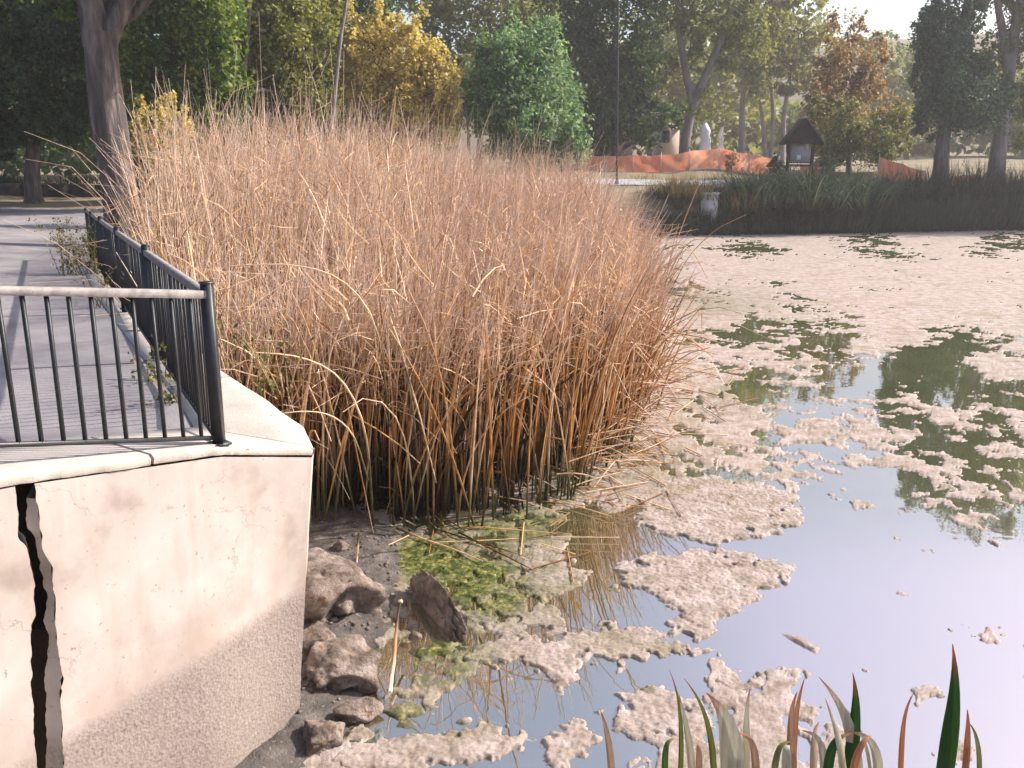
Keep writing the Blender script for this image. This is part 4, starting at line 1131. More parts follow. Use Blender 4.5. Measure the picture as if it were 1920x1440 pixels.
# ------------------------------------------------------------------ foreground leaves
FG = [  # tip px, tip py, foot px, width, tint, depth, lean bend
 ('tall deep green sword leaf, highest of the foreground leaves', 1822, 1208, 1772, 0.026, 0.0, 2.55),
 ('second deep green sword leaf, leaning right between white leaves', 1630, 1262, 1592, 0.020, 0.03, 2.45),
 ('white tipped broad dead leaf beside the second green sword leaf', 1568, 1270, 1612, 0.020, 0.78, 2.45),
 ('broad bleached white leaf, widest of the foreground leaves', 1362, 1300, 1376, 0.036, 0.80, 2.4),
 ('slim bleached leaf just right of the widest white leaf', 1386, 1290, 1402, 0.012, 0.78, 2.45),
 ('red tipped leaf with yellow green body left of the widest white leaf', 1316, 1272, 1342, 0.010, 0.42, 2.5),
 ('white narrow leaf leaning left near the rounded algae mat', 1262, 1300, 1302, 0.012, 0.75, 2.5),
 ('greenish narrow leaf standing among the leftmost foreground leaves', 1288, 1255, 1276, 0.008, 0.40, 2.6),
 ('rusty red leaf beside the crumbly algae patch', 1490, 1272, 1486, 0.011, 0.97, 2.5),
 ('orange brown leaf leaning left below the crumbly algae patch', 1458, 1298, 1490, 0.014, 0.95, 2.45),
 ('pale narrow leaf leaning left towards the white tipped leaf', 1535, 1310, 1590, 0.012, 0.74, 2.4),
 ('thin pink stem like leaf standing alone in the open water side', 1680, 1298, 1692, 0.008, 1.0, 2.6),
 ('short red leaf to the right of the tallest green leaf', 1818, 1330, 1812, 0.010, 1.0, 2.5),
 ('thin yellow green leaf leaning left at the far right', 1818, 1352, 1842, 0.007, 0.45, 2.5),
 ('red leaf slanting to the right in front of the second green leaf', 1640, 1380, 1596, 0.010, 1.0, 2.35),
 ('white leaf leaning left near the slanting red leaf', 1628, 1372, 1652, 0.014, 0.78, 2.4),
 ('fine pale bent leaf crossing behind the second green leaf', 1582, 1305, 1640, 0.005, 0.62, 2.5),
 ('short dark green leaf under the pale leaning leaves', 1562, 1375, 1552, 0.014, 0.06, 2.4),
 ('reddish leaf at the left end of the foreground leaves', 1120, 1330, 1150, 0.012, 0.92, 2.6),
 ('short green leaf near the left end of the foreground leaves', 1236, 1385, 1248, 0.010, 0.25, 2.5),
 ('short orange leaf beside the left white narrow leaf', 1306, 1395, 1312, 0.010, 0.95, 2.45),
 ('short brown leaf right of the widest white leaf', 1408, 1375, 1420, 0.012, 0.94, 2.4),
 ('short yellow green leaf in the middle of the foreground leaves', 1458, 1390, 1452, 0.009, 0.45, 2.4),
 ('pinkish dead leaf near the middle of the foreground leaves', 1515, 1355, 1530, 0.013, 0.88, 2.45),
 ('bleached short leaf left of the rusty red leaf', 1460, 1400, 1478, 0.014, 0.72, 2.38),
 ('small bleached leaf tip right of the pinkish dead leaf', 1540, 1370, 1548, 0.012, 0.80, 2.42),
]
for lb, tx, ty, fx, wd, tn_, Yd in FG:
    tip = at(tx, ty, Yd); foot = at(fx, 1440, Yd - 0.05)
    d = tip - foot; d2 = foot - d / d[2] * 0 
    gzz = gz(foot[0] - 0.02, Yd - 0.15)
    root = np.array([foot[0] + (foot[0] - tip[0]) * 0.6, Yd - 0.15, gzz - 0.02])
    ctrl = np.array([root, foot * 0.7 + root * 0.3, foot, (foot + tip) / 2 + (foot - root) * 0.03, tip])
    s = np.linspace(0, 4, 18)
    P = np.stack([np.interp(s, np.arange(5), ctrl[:, i]) for i in range(3)], -1)
    for _ in range(6): P[1:-1] = (P[:-2] + 2 * P[1:-1] + P[2:]) / 4
    t = np.linspace(0, 1, 18)
    P[:, 0] += math.sin(tx * 12.9898) * 0.06 * np.linspace(-1, 1, 18).clip(0) ** 2 - 0.0
    W = wd * np.clip(np.minimum(0.75 + t, (1 - t) * 2.6), 0.02, 1)
    dirs = np.array([[math.cos(0.3), math.sin(0.3) * (1 if tx % 2 else -1), 0]])
    V, F, A = ribbons(P[None], W[None], dirs)
    mb = MB(); mb.add(V, F, tn_, A)
    V2, _, _ = ribbons(P[None] + np.array([0, 0.004, 0]), W[None] * 0.98, dirs)
    mb.add(V2, F[:, ::-1], tn_, A)
    tag(mb.build('sword_leaf', M['iris'], smooth=True), lb, 'leaf', 'sword leaves on the near bank')

# ------------------------------------------------------------------ trees
def crown(blobs, size, per=46, tint_bias=0.0, rnd=None):
    """blobs: (centre, radii, number of leaves)"""
    V_, F_, T_ = [], [], []
    mb = MB()
    parts = []
    for c, r, n in blobs:
        c = np.asarray(c, float); r = np.asarray(r, float)
        parts.append((c, r * 0.84, int(n * 0.8)))
        for q in range(7):
            d = rng.normal(0, 1, 3); d /= np.linalg.norm(d); f = rng.uniform(0.26, 0.46)
            parts.append((c + d * r * rng.uniform(0.7, 1.0), r * f * np.array([0.85, 0.85, 1.35]), int(n * 0.9 * f * f)))
    for c, r, n in parts:
        m_ = max(4, n // per)
        d = rng.normal(0, 1, (m_, 3)); d /= np.linalg.norm(d, axis=1, keepdims=True)
        rad = rng.uniform(0.30, 1.0, m_) ** 0.55
        cc = d * rad[:, None]
        cl_r = rng.uniform(0.10, 0.30, m_)
        k = rng.integers(0, m_, n)
        off = rng.normal(0, 1, (n, 3)) * cl_r[k][:, None] * np.array([1, 1, 0.75])
        q = cc[k] + off
        keep = np.linalg.norm(q, axis=1) < 1.5
        q = q[keep]; k = k[keep]
        pos = c + q * r
        nrm = rng.normal(0, 1, (len(q), 3)) + 0.7 * q + np.array([0, 0, 0.5])
        clt = rng.beta(2, 2, m_)
        ti = np.clip(0.5 * clt[k] + 0.5 * rng.random(len(q)) + tint_bias, 0, 1)
        V, F, T = leaf_quads(pos, size * 0.85 * rng.uniform(0.6, 1.25, len(q)), nrm, ti, 0.6)
        mb.add(V, F, T)
    return mb
def limb_path(a, b, n=7, wob=0.04, sag=0.0):
    a = np.asarray(a, float); b = np.asarray(b, float)
    P = np.linspace(a, b, n)
    L = np.linalg.norm(b - a)
    P[1:-1] += rng.normal(0, wob * L * 0.4, (n - 2, 3))
    P[:, 2] += sag * L * np.sin(np.linspace(0, math.pi, n))
    return P
def bl(px, py, Y, rx, ry, n, depth=None):
    c = at(px, py, Y); s = Y / FPX
    return (c, (rx * s, (depth if depth else (rx + ry) / 2 * s), ry * s), n)
def tree(name, label, leaf, size, blobs, trunks, bark='pale_bark', group=None, base_y=None, per=46, bias=0.0, limbs=True):
    """trunks: list of (list of (px, py, Y), r0, r1)"""
    p0 = at(*trunks[0][0][0])
    g = gz(p0[0], p0[1])
    root = thing(name, label, 'tree' if 'shrub' not in name and 'bush' not in name else 'shrub', (p0[0], p0[1], g), group)
    mb = MB()
    for ti, (pts, r0, r1) in enumerate(trunks):
        Q = np.array([at(*p) for p in pts])
        if ti == 0:
            Q = np.vstack([[Q[0, 0], Q[0, 1], g - 0.15], Q]) if Q[0, 2] > g + 0.3 else Q
            Q[0, 2] = min(Q[0, 2], g - 0.15)
        s = np.linspace(0, len(Q) - 1, 16)
        P = np.stack([np.interp(s, np.arange(len(Q)), Q[:, i]) for i in range(3)], -1)
        for _ in range(2): P[1:-1] = (P[:-2] + 2 * P[1:-1] + P[2:]) / 4
        tt = np.linspace(0, 1, 16)
        R = r0 + (r1 - r0) * tt
        if ti == 0: R = R * (1 + 0.45 * np.exp(-tt * 16))
        mb.tube(P, R, 14, 0.5, lump=0.16, seed=ti)
        if ti == 0: main = P
    if limbs:
        for c, r, n in blobs:
            c = np.asarray(c)
            # start where the trunk is lower than the blob centre
            cand = main[main[:, 2] < c[2] - 0.15 * r[2]]
            st = cand[-1] if len(cand) else main[len(main) // 2]
            Lr = np.linalg.norm(c - st)
            mb.tube(limb_path(st, c, 7, 0.12), np.linspace(min(0.022 * Lr + 0.03, trunks[0][1] * 0.6), 0.02, 7), 7, 0.5)
            for _ in range(3):
                d = rng.normal(0, 1, 3); d /= np.linalg.norm(d); d[2] = abs(d[2])
                mb.tube(limb_path(st * 0.3 + c * 0.7, c + d * np.asarray(r) * 0.8, 5, 0.12), np.linspace(0.035, 0.01, 5), 5, 0.5)
    mb.build('trunk', M[bark], root, smooth=True)
    crown(blobs, size, per, bias).build('crown', LEAF[leaf], root)
    return root

# the leaning cottonwood by the path: trunk in full, crown above the frame
CW_ = at(232, 435, 21)
blb = [bl(330, -330, 21, 260, 170, 9000), bl(60, -330, 21, 260, 190, 9000), bl(180, -480, 21, 300, 160, 7000), bl(430, -180, 22.5, 120, 70, 2200), bl(-60, -120, 22, 180, 110, 4200), bl(128, 8, 21.5, 40, 22, 300)]
tree('cottonwood_tree', 'big leaning tree trunk with furrowed bark at the end of the long railing', 'green', 0.11, blb,
     [([(234, 440, 21), (222, 330, 21), (200, 210, 21), (190, 110, 21), (186, 60, 21)], 0.40, 0.34),
      ([(196, 95, 21), (215, 40, 21), (250, -20, 21.2), (300, -130, 21.5), (340, -300, 21.5)], 0.22, 0.10),
      ([(186, 90, 21), (176, 30, 21), (160, -40, 21), (110, -180, 21), (60, -320, 21)], 0.33, 0.12)], 'bark')

tree('dark_tree', 'near black tree mass at the left edge behind the path', 'dark', 0.13, [bl(20, 110, 36, 170, 150, 9000), bl(-160, 60, 36, 180, 190, 7000), bl(120, 40, 35, 120, 110, 5500), bl(60, -130, 37, 230, 130, 6000), bl(110, 220, 35, 90, 60, 2600), bl(20, 250, 36, 90, 40, 1500)],
     [([(60, 330, 36), (66, 200, 36), (70, 40, 36), (60, -100, 36)], 0.32, 0.12)], 'bark')
tree('broadleaf_tree', 'deep green tree with yellow sprays right behind the leaning trunk', 'green', 0.12, [bl(300, 60, 33, 110, 120, 6500), bl(290, -80, 33, 150, 110, 5000), bl(395, 60, 32, 60, 95, 3200), bl(335, 190, 32.5, 85, 80, 3800), bl(420, 140, 33, 45, 60, 1400), bl(410, 200, 33, 50, 60, 1400)],
     [([(355, 330, 33), (345, 220, 33), (320, 60, 33), (300, -80, 33)], 0.20, 0.07)], 'bark')
tree('broadleaf_tree', 'loose green tree with slender grey stems left of the golden tree', 'olive', 0.12, [bl(520, 55, 38, 95, 95, 5500), bl(570, 160, 38, 65, 80, 3000), bl(470, 110, 37.5, 55, 70, 2200), bl(590, 30, 39, 60, 80, 2500), bl(500, -110, 38, 150, 110, 4500), bl(520, 215, 38, 60, 45, 1800)],
     [([(432, 320, 36), (445, 230, 36), (462, 110, 36.5), (470, 0, 37)], 0.14, 0.06), ([(610, 330, 37), (625, 200, 37), (640, 60, 37), (660, -60, 37)], 0.10, 0.05), ([(540, 330, 38), (525, 210, 38), (500, 120, 38)], 0.10, 0.05)], 'pale_bark')
tree('broadleaf_tree', 'dark green tree in the second row between the leaning trunk and golden tree', 'dark', 0.17, [bl(450, 150, 46, 150, 150, 7000), bl(560, 230, 46, 120, 70, 3500), bl(620, 100, 47, 110, 160, 5000), bl(300, 200, 46, 130, 110, 4500), bl(420, -80, 46, 220, 120, 6000), bl(640, -60, 48, 140, 100, 3500)],
     [([(470, 330, 46), (475, 200, 46), (480, 0, 46)], 0.3, 0.12)], 'bark')
tree('yellow_shrub', 'small yellow leaved shrub just right of the leaning trunk', 'gold', 0.07, [bl(305, 255, 26, 50, 60, 1900), bl(345, 225, 26, 20, 30, 300), bl(270, 240, 26, 26, 35, 500), bl(330, 300, 26, 45, 45, 1100), bl(265, 210, 26, 12, 26, 160)],
     [([(315, 400, 26), (312, 330, 26), (300, 240, 26)], 0.05, 0.02)], 'bark')
tree('golden_tree', 'golden yellow autumn tree in the middle of the far bank', 'gold', 0.11, [bl(690, 110, 40, 55, 75, 2600), bl(760, 115, 40, 65, 70, 3000), bl(780, 185, 40, 75, 65, 3200), bl(690, 190, 40, 60, 60, 2200), bl(840, 170, 39.5, 28, 60, 900), bl(835, 235, 39.5, 35, 45, 900), bl(740, 245, 40, 100, 40, 2400), bl(665, 60, 40, 26, 50, 600), bl(715, 50, 40, 25, 45, 500), bl(800, 110, 40, 35, 45, 700)],
     [([(742, 330, 40), (745, 230, 40), (730, 120, 40)], 0.14, 0.05), ([(880, 290, 40), (876, 220, 40), (862, 150, 40)], 0.07, 0.03)], 'bark')
tree('poplar_tree', 'bushy blue green poplar with pale upright shoots right of the golden tree', 'poplar', 0.11, [bl(985, 150, 41, 95, 90, 5200), bl(1000, 235, 41, 100, 70, 5200), bl(930, 120, 41, 45, 70, 1500), bl(1055, 215, 41, 50, 85, 2600), bl(905, 190, 41, 40, 60, 1000), bl(1000, 90, 41, 60, 60, 1700), bl(1085, 265, 40.5, 24, 40, 500), bl(960, 60, 41, 22, 45, 350), bl(1030, 70, 41, 22, 45, 350), bl(1010, 290, 41, 80, 30, 1600), bl(900, 110, 41, 14, 45, 150)],
     [([(990, 350, 41), (985, 240, 41), (985, 130, 41)], 0.16, 0.06)], 'pale_bark')
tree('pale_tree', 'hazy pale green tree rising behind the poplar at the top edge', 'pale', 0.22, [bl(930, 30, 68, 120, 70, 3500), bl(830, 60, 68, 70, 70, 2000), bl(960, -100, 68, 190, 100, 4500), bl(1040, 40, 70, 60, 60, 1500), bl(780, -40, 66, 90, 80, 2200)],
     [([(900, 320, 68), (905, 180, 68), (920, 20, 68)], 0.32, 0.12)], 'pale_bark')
tree('dark_tree', 'dense dark green tree behind the thin pole', 'dark', 0.16, [bl(1150, 50, 57, 95, 85, 4200), bl(1190, 135, 57, 62, 65, 2600), bl(1140, 170, 57, 80, 70, 3000), bl(1095, 90, 57, 45, 80, 1700), bl(1180, 225, 57, 65, 45, 2000), bl(1150, -80, 57, 140, 90, 3800), bl(1130, 245, 57, 50, 30, 900), bl(1222, 235, 62, 30, 45, 900), bl(1262, 215, 62, 40, 22, 600)],
     [([(1150, 320, 57), (1152, 230, 57), (1150, 80, 57)], 0.26, 0.1)], 'bark', bias=0.1)
tree('cottonwood_tree', 'tall pale cottonwood with a forked leaning trunk behind the orange fence', 'pale', 0.15, [bl(1345, 30, 60, 75, 55, 2400), bl(1420, 60, 60, 50, 60, 1600), bl(1255, 10, 60, 55, 50, 1500), bl(1250, 120, 60, 22, 40, 300), bl(1390, -80, 60, 150, 80, 4200), bl(1260, -110, 60, 120, 90, 3200), bl(1310, 200, 60, 24, 30, 260), bl(1365, 105, 60, 34, 28, 420), bl(1300, 90, 60, 20, 40, 220)],
     [([(1281, 318, 60), (1285, 260, 60), (1300, 190, 60), (1338, 110, 60), (1372, 20, 60), (1390, -90, 60)], 0.36, 0.14), ([(1299, 195, 60), (1286, 140, 60), (1274, 70, 60), (1268, -20, 60), (1262, -120, 60)], 0.27, 0.10)], 'pale_bark')
tree('far_tree', 'hazy tree with several thin upright trunks left of the kiosk', 'olive', 0.26, [bl(1430, 90, 84, 80, 80, 2600), bl(1480, 40, 84, 90, 60, 2200), bl(1410, -30, 84, 110, 70, 2200), bl(1530, 100, 86, 60, 80, 1700), bl(1480, 150, 84, 45, 40, 700)],
     [([(1390, 310, 84), (1392, 200, 84), (1398, 90, 84), (1410, -20, 84)], 0.30, 0.1), ([(1436, 310, 84), (1430, 220, 84), (1412, 130, 84)], 0.24, 0.1), ([(1466, 310, 84), (1470, 210, 84), (1490, 90, 84)], 0.30, 0.1), ([(1444, 310, 84), (1450, 220, 84), (1440, 100, 84)], 0.2, 0.1)], 'pale_bark', limbs=False)
tree('brown_tree', 'brownish feathery tree standing behind the kiosk', 'brown', 0.15, [bl(1590, 140, 60, 62, 60, 1700), bl(1640, 115, 60, 32, 40, 500), bl(1560, 190, 59, 60, 50, 1500), bl(1630, 190, 60, 52, 50, 1300), bl(1585, 60, 61, 40, 50, 600)],
     [([(1592, 330, 60), (1590, 240, 60), (1600, 140, 60), (1588, 60, 60)], 0.16, 0.05), ([(1592, 260, 60), (1560, 200, 60), (1540, 150, 60)], 0.08, 0.03)], 'bark')
tree('olive_bush', 'olive green bush spreading right behind the kiosk', 'olive', 0.12, [bl(1575, 230, 57, 60, 50, 2400), bl(1620, 270, 57, 60, 42, 2400), bl(1560, 285, 57, 45, 38, 1500), bl(1670, 250, 58, 40, 50, 1200), bl(1680, 215, 58, 26, 30, 400)],
     [([(1590, 335, 57), (1592, 290, 57), (1590, 240, 57)], 0.10, 0.04)], 'bark', bias=-0.12)
tree('dark_tree', 'dark ivy clad tree with two rounded masses of foliage at the right', 'blue', 0.11, [bl(1768, 70, 50, 52, 62, 4200), bl(1816, 190, 50, 78, 70, 9500), bl(1770, 150, 50, 50, 55, 3600), bl(1768, 60, 50, 50, 60, 3000), bl(1745, 110, 50, 30, 50, 1200), bl(1760, 225, 50, 36, 36, 1200), bl(1880, 175, 50, 30, 40, 900), bl(1815, -40, 50, 50, 60, 3200), bl(1850, -120, 50, 50, 60, 2600)],
     [([(1764, 330, 50), (1768, 270, 50), (1778, 200, 50), (1795, 110, 50), (1812, 10, 50), (1840, -120, 50)], 0.46, 0.14)], 'bark')
tree('cottonwood_tree', 'leaning cottonwood trunk lit orange along its right side at the right edge', 'pale', 0.13, [bl(1915, 60, 52, 45, 60, 1700), bl(1870, 110, 53, 34, 45, 800), bl(1925, 190, 52.5, 34, 50, 900), bl(1935, -70, 52, 80, 80, 2600), bl(1860, -10, 53, 34, 50, 800), bl(1960, 100, 52, 50, 80, 1500), bl(1900, -110, 52, 70, 80, 3200), bl(2000, -100, 52, 80, 90, 3600), bl(1960, -190, 52, 80, 70, 3000), bl(2060, -20, 53, 60, 90, 2400), bl(1905, 260, 54, 26, 26, 300)],
     [([(1868, 325, 52), (1876, 260, 52), (1890, 160, 52), (1898, 80, 52), (1930, -80, 52)], 0.52, 0.2), ([(1892, 130, 52), (1880, 60, 52), (1866, -20, 52), (1860, -120, 52)], 0.26, 0.1)], 'pale_bark')
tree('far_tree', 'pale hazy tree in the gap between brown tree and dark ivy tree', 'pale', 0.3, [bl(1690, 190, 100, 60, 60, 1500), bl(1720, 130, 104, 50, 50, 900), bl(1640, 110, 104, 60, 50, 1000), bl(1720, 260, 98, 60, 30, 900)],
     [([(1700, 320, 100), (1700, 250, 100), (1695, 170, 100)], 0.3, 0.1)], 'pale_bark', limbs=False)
# trees that stand beyond the frame but shade the banks
for (px, Y, leaf, lb) in ((2090, 55, 'green', 'broad tree standing beyond the right edge on the far bank'), (2300, 54, 'olive', 'olive tree second beyond the right edge on the far bank'), (-260, 32, 'dark', 'dark tree standing beyond the left edge by the path')):
    tree('broadleaf_tree', lb, leaf, 0.17, [bl(px, 60, Y, 150, 150, 5200), bl(px + 60, -110, Y, 150, 130, 4200), bl(px - 60, -60, Y, 120, 120, 3200)],
         [([(px, 320, Y), (px + 8, 160, Y), (px, -60, Y)], 0.36, 0.14)], 'bark')
# small shrub in front of the orange fence
tree('small_shrub', 'small dark shrub standing before the orange fence', 'brown', 0.06, [bl(1372, 298, 52.5, 15, 16, 420), bl(1368, 312, 52.5, 8, 12, 120)], [([(1372, 332, 52.5), (1372, 300, 52.5)], 0.03, 0.02)], 'bark')
tree('small_shrub', 'dark low shrub at the left foot of the kiosk', 'dark', 0.08, [bl(1455, 312, 51.5, 20, 18, 700), bl(1550, 312, 53, 22, 22, 800)], [([(1458, 334, 51.5), (1456, 312, 51.5)], 0.04, 0.02)], 'bark')

# far wood closing the view
def wood(x0, x1, y0, y1, n, zlo, zhi, size, leaf):
    x = rng.uniform(x0, x1, n); y = rng.uniform(y0, y1, n)
    g = ground_z(np.c_[x, y])
    top = zhi * (0.6 + 0.75 * fbm(x * 0.07, y * 0.03, 3, 101))
    z = g + zlo + (top - zlo) * rng.random(n) ** 0.8
    nrm = rng.normal(0, 1, (n, 3)) + np.array([0, -0.3, 0.6])
    cl = fbm(x * 0.35, z * 0.45, 3, 103)
    keep = fbm(x * 0.3 + 40, z * 0.3, 3, 105) > 0.33
    V, F, T = leaf_quads(np.c_[x, y, z][keep], size * rng.uniform(0.6, 1.3, keep.sum()), nrm[keep], np.clip(cl[keep] * 0.7 + 0.3 * rng.random(keep.sum()), 0, 1), 0.7)
    return tag(MB().add(V, F, T).build('far_wood', LEAF[leaf]), kind='stuff')
wood(-75, 28, 98, 122, 30000, 0.3, 13, 0.55, 'olive')
wood(28, 52, 112, 126, 4500, 0.2, 6.5, 0.5, 'pale')
wood(52, 110, 100, 122, 14000, 0.3, 13, 0.55, 'olive')
wood(-75, -18, 56, 72, 16000, 0.2, 15, 0.4, 'dark')

# ------------------------------------------------------------------ left background
KW = thing('stone_kerb', 'low dark shaded stone edging across the far end of the path', 'wall', (-20, 40, 1.9))
for j in range(22):
    x = -33 + j * 1.05
    g = 1.9
    mb = MB().box((x, 40 + rng.normal(0, 0.05), g + 0.32), (1.0, 0.5, 0.75 + rng.uniform(-0.06, 0.06)), rng.normal(0, 0.03))
    mb.build('stone_block', M['stone'], KW)
mb = MB()
for j in range(140):
    x = rng.uniform(-34, -10); y = 40.8 + rng.uniform(0, 1.5)
    V, F, T, A = tuft(22, (x, y, gz(x, y) + 0.2), rng.uniform(0.5, 1.1), 0.35, 0.02, 0.4, (0.3, 1.4), 4)
    mb.add(V, F, T, A)
tag(mb.build('shaded_grass', M['rush']), kind='stuff')

# ------------------------------------------------------------------ far bank: path, fence, kiosk and the rest
# grey path
pp = np.array([(x, np.interp(x, [-10, 3, 8, 14, 30], [46.5, 50.3, 50.1, 49.7, 51.5])) for x in np.linspace(-6, 14, 30)])
rows = []
for dy in (0.0, 0.9, 1.8):
    q = pp + np.array([0, dy]); rows.append(np.c_[q, ground_z(q) + 0.05])
zt_ = np.mean([r[:, 2] for r in rows], 0)
V = np.concatenate(rows); n = 30; i = np.arange(2)[:, None] * n + np.arange(n - 1)[None]
tag(obj('far_path', mesh_of(V, np.stack([i, i + 1, i + n + 1, i + n], -1).reshape(-1, 4), 'far_path', smooth=True), M['far_path']), kind='structure')

def fence_run(label, pts, Y, h, nposts, droop=0.08, top_white=False):
    """orange mesh: pts = (px) run at the depth Y list"""
    A = np.array([at(px, 318, y)[:2] for px, y in zip(pts, Y)])
    P, Ltot = resample(A, 70)
    z0 = ground_z(P) + 0.06
    x = np.linspace(0, 1, 70)
    wob = (fbm(x * 16, x * 0, 3, int(pts[0])) - 0.5) * 0.14
    hh = np.interp(x, np.linspace(0, 1, len(h)), h)
    root = thing('safety_fence', label, 'fence', (*P[0], z0[0]))
    rows = []
    for v in np.linspace(0, 1, 7):
        q = P.copy(); q[:, 1] += wob * (0.3 + v) + 0.05 * np.sin(v * 5 + x * 40)
        q[:, 0] += 0.03 * np.sin(v * 4 + x * 30)
        zt = z0 + v * hh * (1 - droop * np.abs(np.sin(x * math.pi * (nposts - 1)))) 
        rows.append(np.c_[q, zt])
    V = np.concatenate(rows); n = 70
    # open weave: strands
    mb = MB()
    i = np.arange(6)[:, None] * n + np.arange(n - 1)[None]
    mb.add(V, np.stack([i, i + 1, i + n + 1, i + n], -1).reshape(-1, 4))
    mb.build('mesh_panel', M['orange'], root, smooth=True)
    for k in np.linspace(0, 69, nposts).astype(int):
        MB().bar((P[k, 0], P[k, 1] + wob[k] - 0.06, z0[k] - 0.1), (P[k, 0], P[k, 1] + wob[k] - 0.06, z0[k] + hh[k] + 0.12), 0.04).build('fence_post', M['stub'], root)
    return root
fence_run('long orange plastic safety fence stretching across the far bank left of the kiosk', (1085, 1280, 1460), (55.5, 56.5, 55), (0.8, 1.0, 1.08, 1.18, 1.05), 8)
fence_run('triangular drooping piece of orange safety fence right of the kiosk bush', (1646, 1735), (52.5, 53.5), (1.45, 1.0, 0.55), 3)
fence_run('low strip of orange safety fence between the two right hand trunks', (1776, 1850), (52.2, 52.8), (0.5, 0.6, 0.5), 3)
fence_run('short orange fence piece showing beneath the kiosk', (1500, 1545), (54.5, 54.5), (0.8, 0.9), 2)

# white wrapped shapes behind the fence
def wrapped(label, px, pyt, Y, rpx, seed, top):
    b = at(px, 300, Y); g = gz(b[0], Y); t_ = at(px, pyt, Y)
    s = Y / FPX
    n = 12
    P = np.linspace([b[0], Y, g], [t_[0], Y, t_[2]], n); P[:, :2] += rng.normal(0, 0.05, (n, 2))
    R = rpx * s * np.interp(np.linspace(0, 1, n), [0, 0.55, 0.62, 0.8, 0.95, 1], top)
    tag(MB().tube(P, R, 12, 0.5, lump=0.35, seed=seed).build('wrapped_post', M['white'], smooth=True), label, 'post')
wrapped('stout bright white shape with a rounded top behind the orange fence', 1322, 230, 58, 11, 3, (1.1, 1.0, 0.8, 0.85, 0.6, 0.15))
wrapped('slender bright white post right of the stout white shape', 1353, 238, 58, 4, 4, (1.3, 1.0, 0.8, 0.8, 0.7, 0.4))
# white sheet laid along the top of the fence
sh = MB()
c0 = at(1290, 287, 57.5); c1 = at(1425, 287, 57.5)
xx = np.linspace(c0[0], c1[0], 26)
gg = ground_z(np.c_[xx, np.full(26, 57.5)])
hh_ = (c0[2] - gg) * (0.92 + 0.35 * (fbm(xx * 1.7, xx * 0, 4, 131) - 0.5))
rows = [np.c_[xx, np.full(26, 57.5 + dy) + 0.2 * (fbm(xx * 2, xx * 0 + k_, 3, 133) - 0.5), gg + hh_ * f] for k_, (dy, f) in enumerate(((-0.5, -0.05), (-0.35, 0.5), (-0.2, 0.95), (0.05, 1.0), (0.3, 0.9), (0.5, -0.05)))]
i = np.arange(5)[:, None] * 26 + np.arange(25)[None]
sh.add(np.concatenate(rows), np.stack([i, i + 1, i + 27, i + 26], -1).reshape(-1, 4))
tag(sh.build('white_sheet', M['white'], smooth=False), 'crumpled white sheeting heaped behind the orange fence', 'sheet')

def kiosk():
    Y = 52.0
    c = at(1498, 325, Y); s = Y / FPX
    x0, z0 = c[0], gz(c[0], Y)
    root = thing('notice_kiosk', 'dark wooden notice kiosk with a pitched roof and pale board', 'kiosk', (x0, Y, z0))
    zb = at(1498, 306, Y)[2]; zt = at(1498, 262, Y)[2]; pk = at(1498, 222, Y)[2]; ev = at(1498, 268, Y)[2]
    for sx in (-1, 1):
        MB().box((x0 + sx * 22 * s, Y, (z0 - 0.1 + zt) / 2), (0.16, 0.16, zt - z0 + 0.1)).build('post', M['dark_wood'], root)
    bd = MB().box((x0, Y + 0.02, (zb + zt) / 2), (40 * s, 0.08, zt - zb)).build('notice_board', M['dark_wood'], root)
    MB().box((x0, Y - 0.035, (zb + zt) / 2), (37 * s, 0.03, (zt - zb) * 0.93)).build('board_face', M['board'], bd)
    for dx, dz, w_, h_ in ((-3, -0.25, 0.22, 0.28), (11, 0.22, 0.18, 0.5)):
        MB().box((x0 + dx * s, Y - 0.057, (zb + zt) / 2 + dz * (zt - zb)), (w_, 0.012, h_)).build('notice_sheet', M['white'], bd)
    # gable roof with its ridge running away from the viewer
    hw = 33 * s; d = 0.75; th = 0.10
    rf = MB()
    for sx in (-1, 1):
        V = np.array([[0, -d, pk], [sx * hw, -d, ev], [sx * hw, d, ev], [0, d, pk], [0, -d, pk - th], [sx * hw, -d, ev - th], [sx * hw, d, ev - th], [0, d, pk - th]]) + np.array([x0, Y, 0])
        rf.add(V, np.array([[0, 1, 2, 3], [7, 6, 5, 4], [0, 4, 5, 1], [1, 5, 6, 2], [2, 6, 7, 3]]))
    rfo = rf.build('roof', M['dark_wood'], root)
    g = MB()
    for yy in (-0.45, 0.45):
        V = np.array([[0, yy, pk - 0.1], [-hw * 0.93, yy, ev - 0.05], [hw * 0.93, yy, ev - 0.05], [0, yy + 0.05, pk - 0.1], [-hw * 0.93, yy + 0.05, ev - 0.05], [hw * 0.93, yy + 0.05, ev - 0.05]]) + np.array([x0, Y, 0])
        g.add(V, np.array([[0, 1, 2], [5, 4, 3]]))
    g.build('gable', M['dark_wood'], rfo)
    MB().bar((x0 - 24 * s, Y, zb - 0.12), (x0 + 24 * s, Y, zb - 0.12), 0.12).build('cross_beam', M['dark_wood'], root)
kiosk()

# white concrete stub in the bank
a = at(1333, 400, 46.4)
PO = thing('concrete_post', 'squat whitish concrete post at the water edge of the far bank', 'post', (a[0], 46.6, 0.6))
za = at(1333, 404, 46.4)[2]; zc = at(1333, 364, 46.4)[2]
MB().box((a[0], 46.7, (za + zc) / 2 - 0.25), (0.80, 0.8, zc - za + 0.5), -0.35).build('shaft', M['stub'], PO)
MB().box((a[0], 46.7, zc + 0.035), (0.92, 0.92, 0.09), -0.35).build('cap', M['white'], PO)
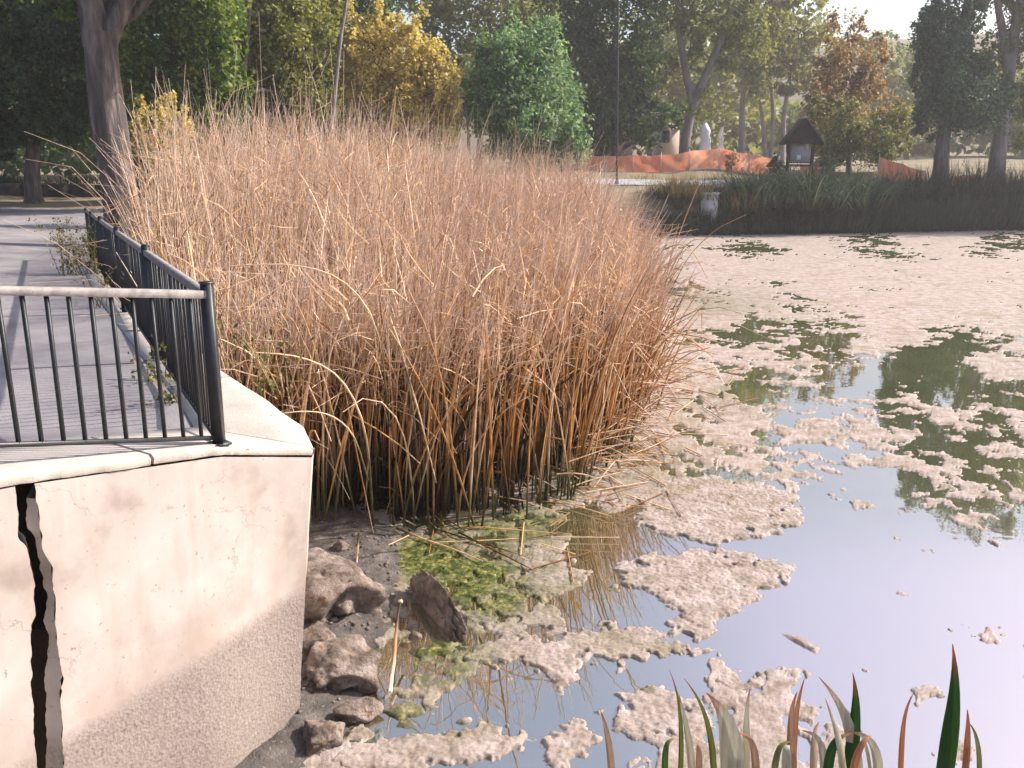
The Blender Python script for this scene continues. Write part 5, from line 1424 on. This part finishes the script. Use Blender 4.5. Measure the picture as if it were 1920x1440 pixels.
# thin pole
a = at(1157, 325, 50.5); g = gz(a[0], 50.5)
PL = thing('thin_pole', 'tall thin dark metal pole standing before the dense dark tree', 'pole', (a[0], 50.5, g))
tp = at(1160, -150, 50.5)
MB().tube(np.linspace([a[0], 50.5, g - 0.1], [tp[0], 50.5, tp[2]], 8), np.full(8, 0.055), 8).build('shaft', M['black_metal'], PL, smooth=True)
MB().tube(np.linspace([a[0], 50.5, g - 0.1], [a[0], 50.5, g + 0.25], 3), np.array([0.13, 0.12, 0.07]), 8).build('base', M['black_metal'], PL, smooth=True)

def shed(name, label, px0, px1, pyt, Y, wallm, roofm, win=None):
    a = at(px0, 300, Y); b = at(px1, 300, Y); g = gz((a[0] + b[0]) / 2, Y)
    zt = at(px0, pyt, Y)[2]
    root = thing(name, label, 'building', ((a[0] + b[0]) / 2, Y + 2, g))
    w_ = b[0] - a[0]; cx = (a[0] + b[0]) / 2
    MB().box((cx, Y + 2, (g + zt) / 2 - 0.1), (w_, 4, zt - g + 0.2)).build('wall', M[wallm], root)
    r = MB()
    pk = zt + 0.22 * w_
    V = np.array([[-w_ / 2 - .25, -2.3, zt - .05], [w_ / 2 + .25, -2.3, zt - .05], [w_ / 2 + .25, 2.3, zt - .05], [-w_ / 2 - .25, 2.3, zt - .05], [-w_ / 2 - .25, 0, pk], [w_ / 2 + .25, 0, pk]]) + np.array([cx, Y + 2, 0])
    r.add(V, [np.array([[0, 1, 5, 4], [2, 3, 4, 5], [3, 2, 1, 0]]), np.array([[1, 2, 5], [3, 0, 4]])])
    r.build('roof', M[roofm], root)
    if win:
        c = at(win[0], win[1], Y)
        fr_ = MB().box((c[0], Y - 0.03, c[2]), (0.55, 0.05, 0.8)).build('window', M['dark_wood'], root)
        MB().box((c[0], Y - 0.06, c[2]), (0.43, 0.02, 0.66)).build('pane', M['black_metal'], fr_)
shed('pale_building', 'small pinkish stuccoed building seen between the trees behind the orange fence', 1238, 1272, 236, 68, 'stucco', 'roofing', (1248, 256))
shed('dark_shed', 'long dark shed under the dense dark tree behind the orange fence', 1085, 1185, 264, 66, 'shed_wall', 'shed_wall')

# ------------------------------------------------------------------ air
def haze():
    m, t, n, l, b = mat('haze_air')
    n.remove(b)
    pv = n.new('ShaderNodeVolumePrincipled')
    pv.inputs['Color'].default_value = (0.93, 0.90, 0.96, 1)
    pv.inputs['Density'].default_value = 0.0010
    pv.inputs['Anisotropy'].default_value = 0.35
    l.new(pv.outputs[0], n['Material Output'].inputs['Volume'])
    tag(obj('haze', MB().box((0, 20, 21.0), (450, 430, 46)).mesh('haze'), m), kind='stuff')
haze()
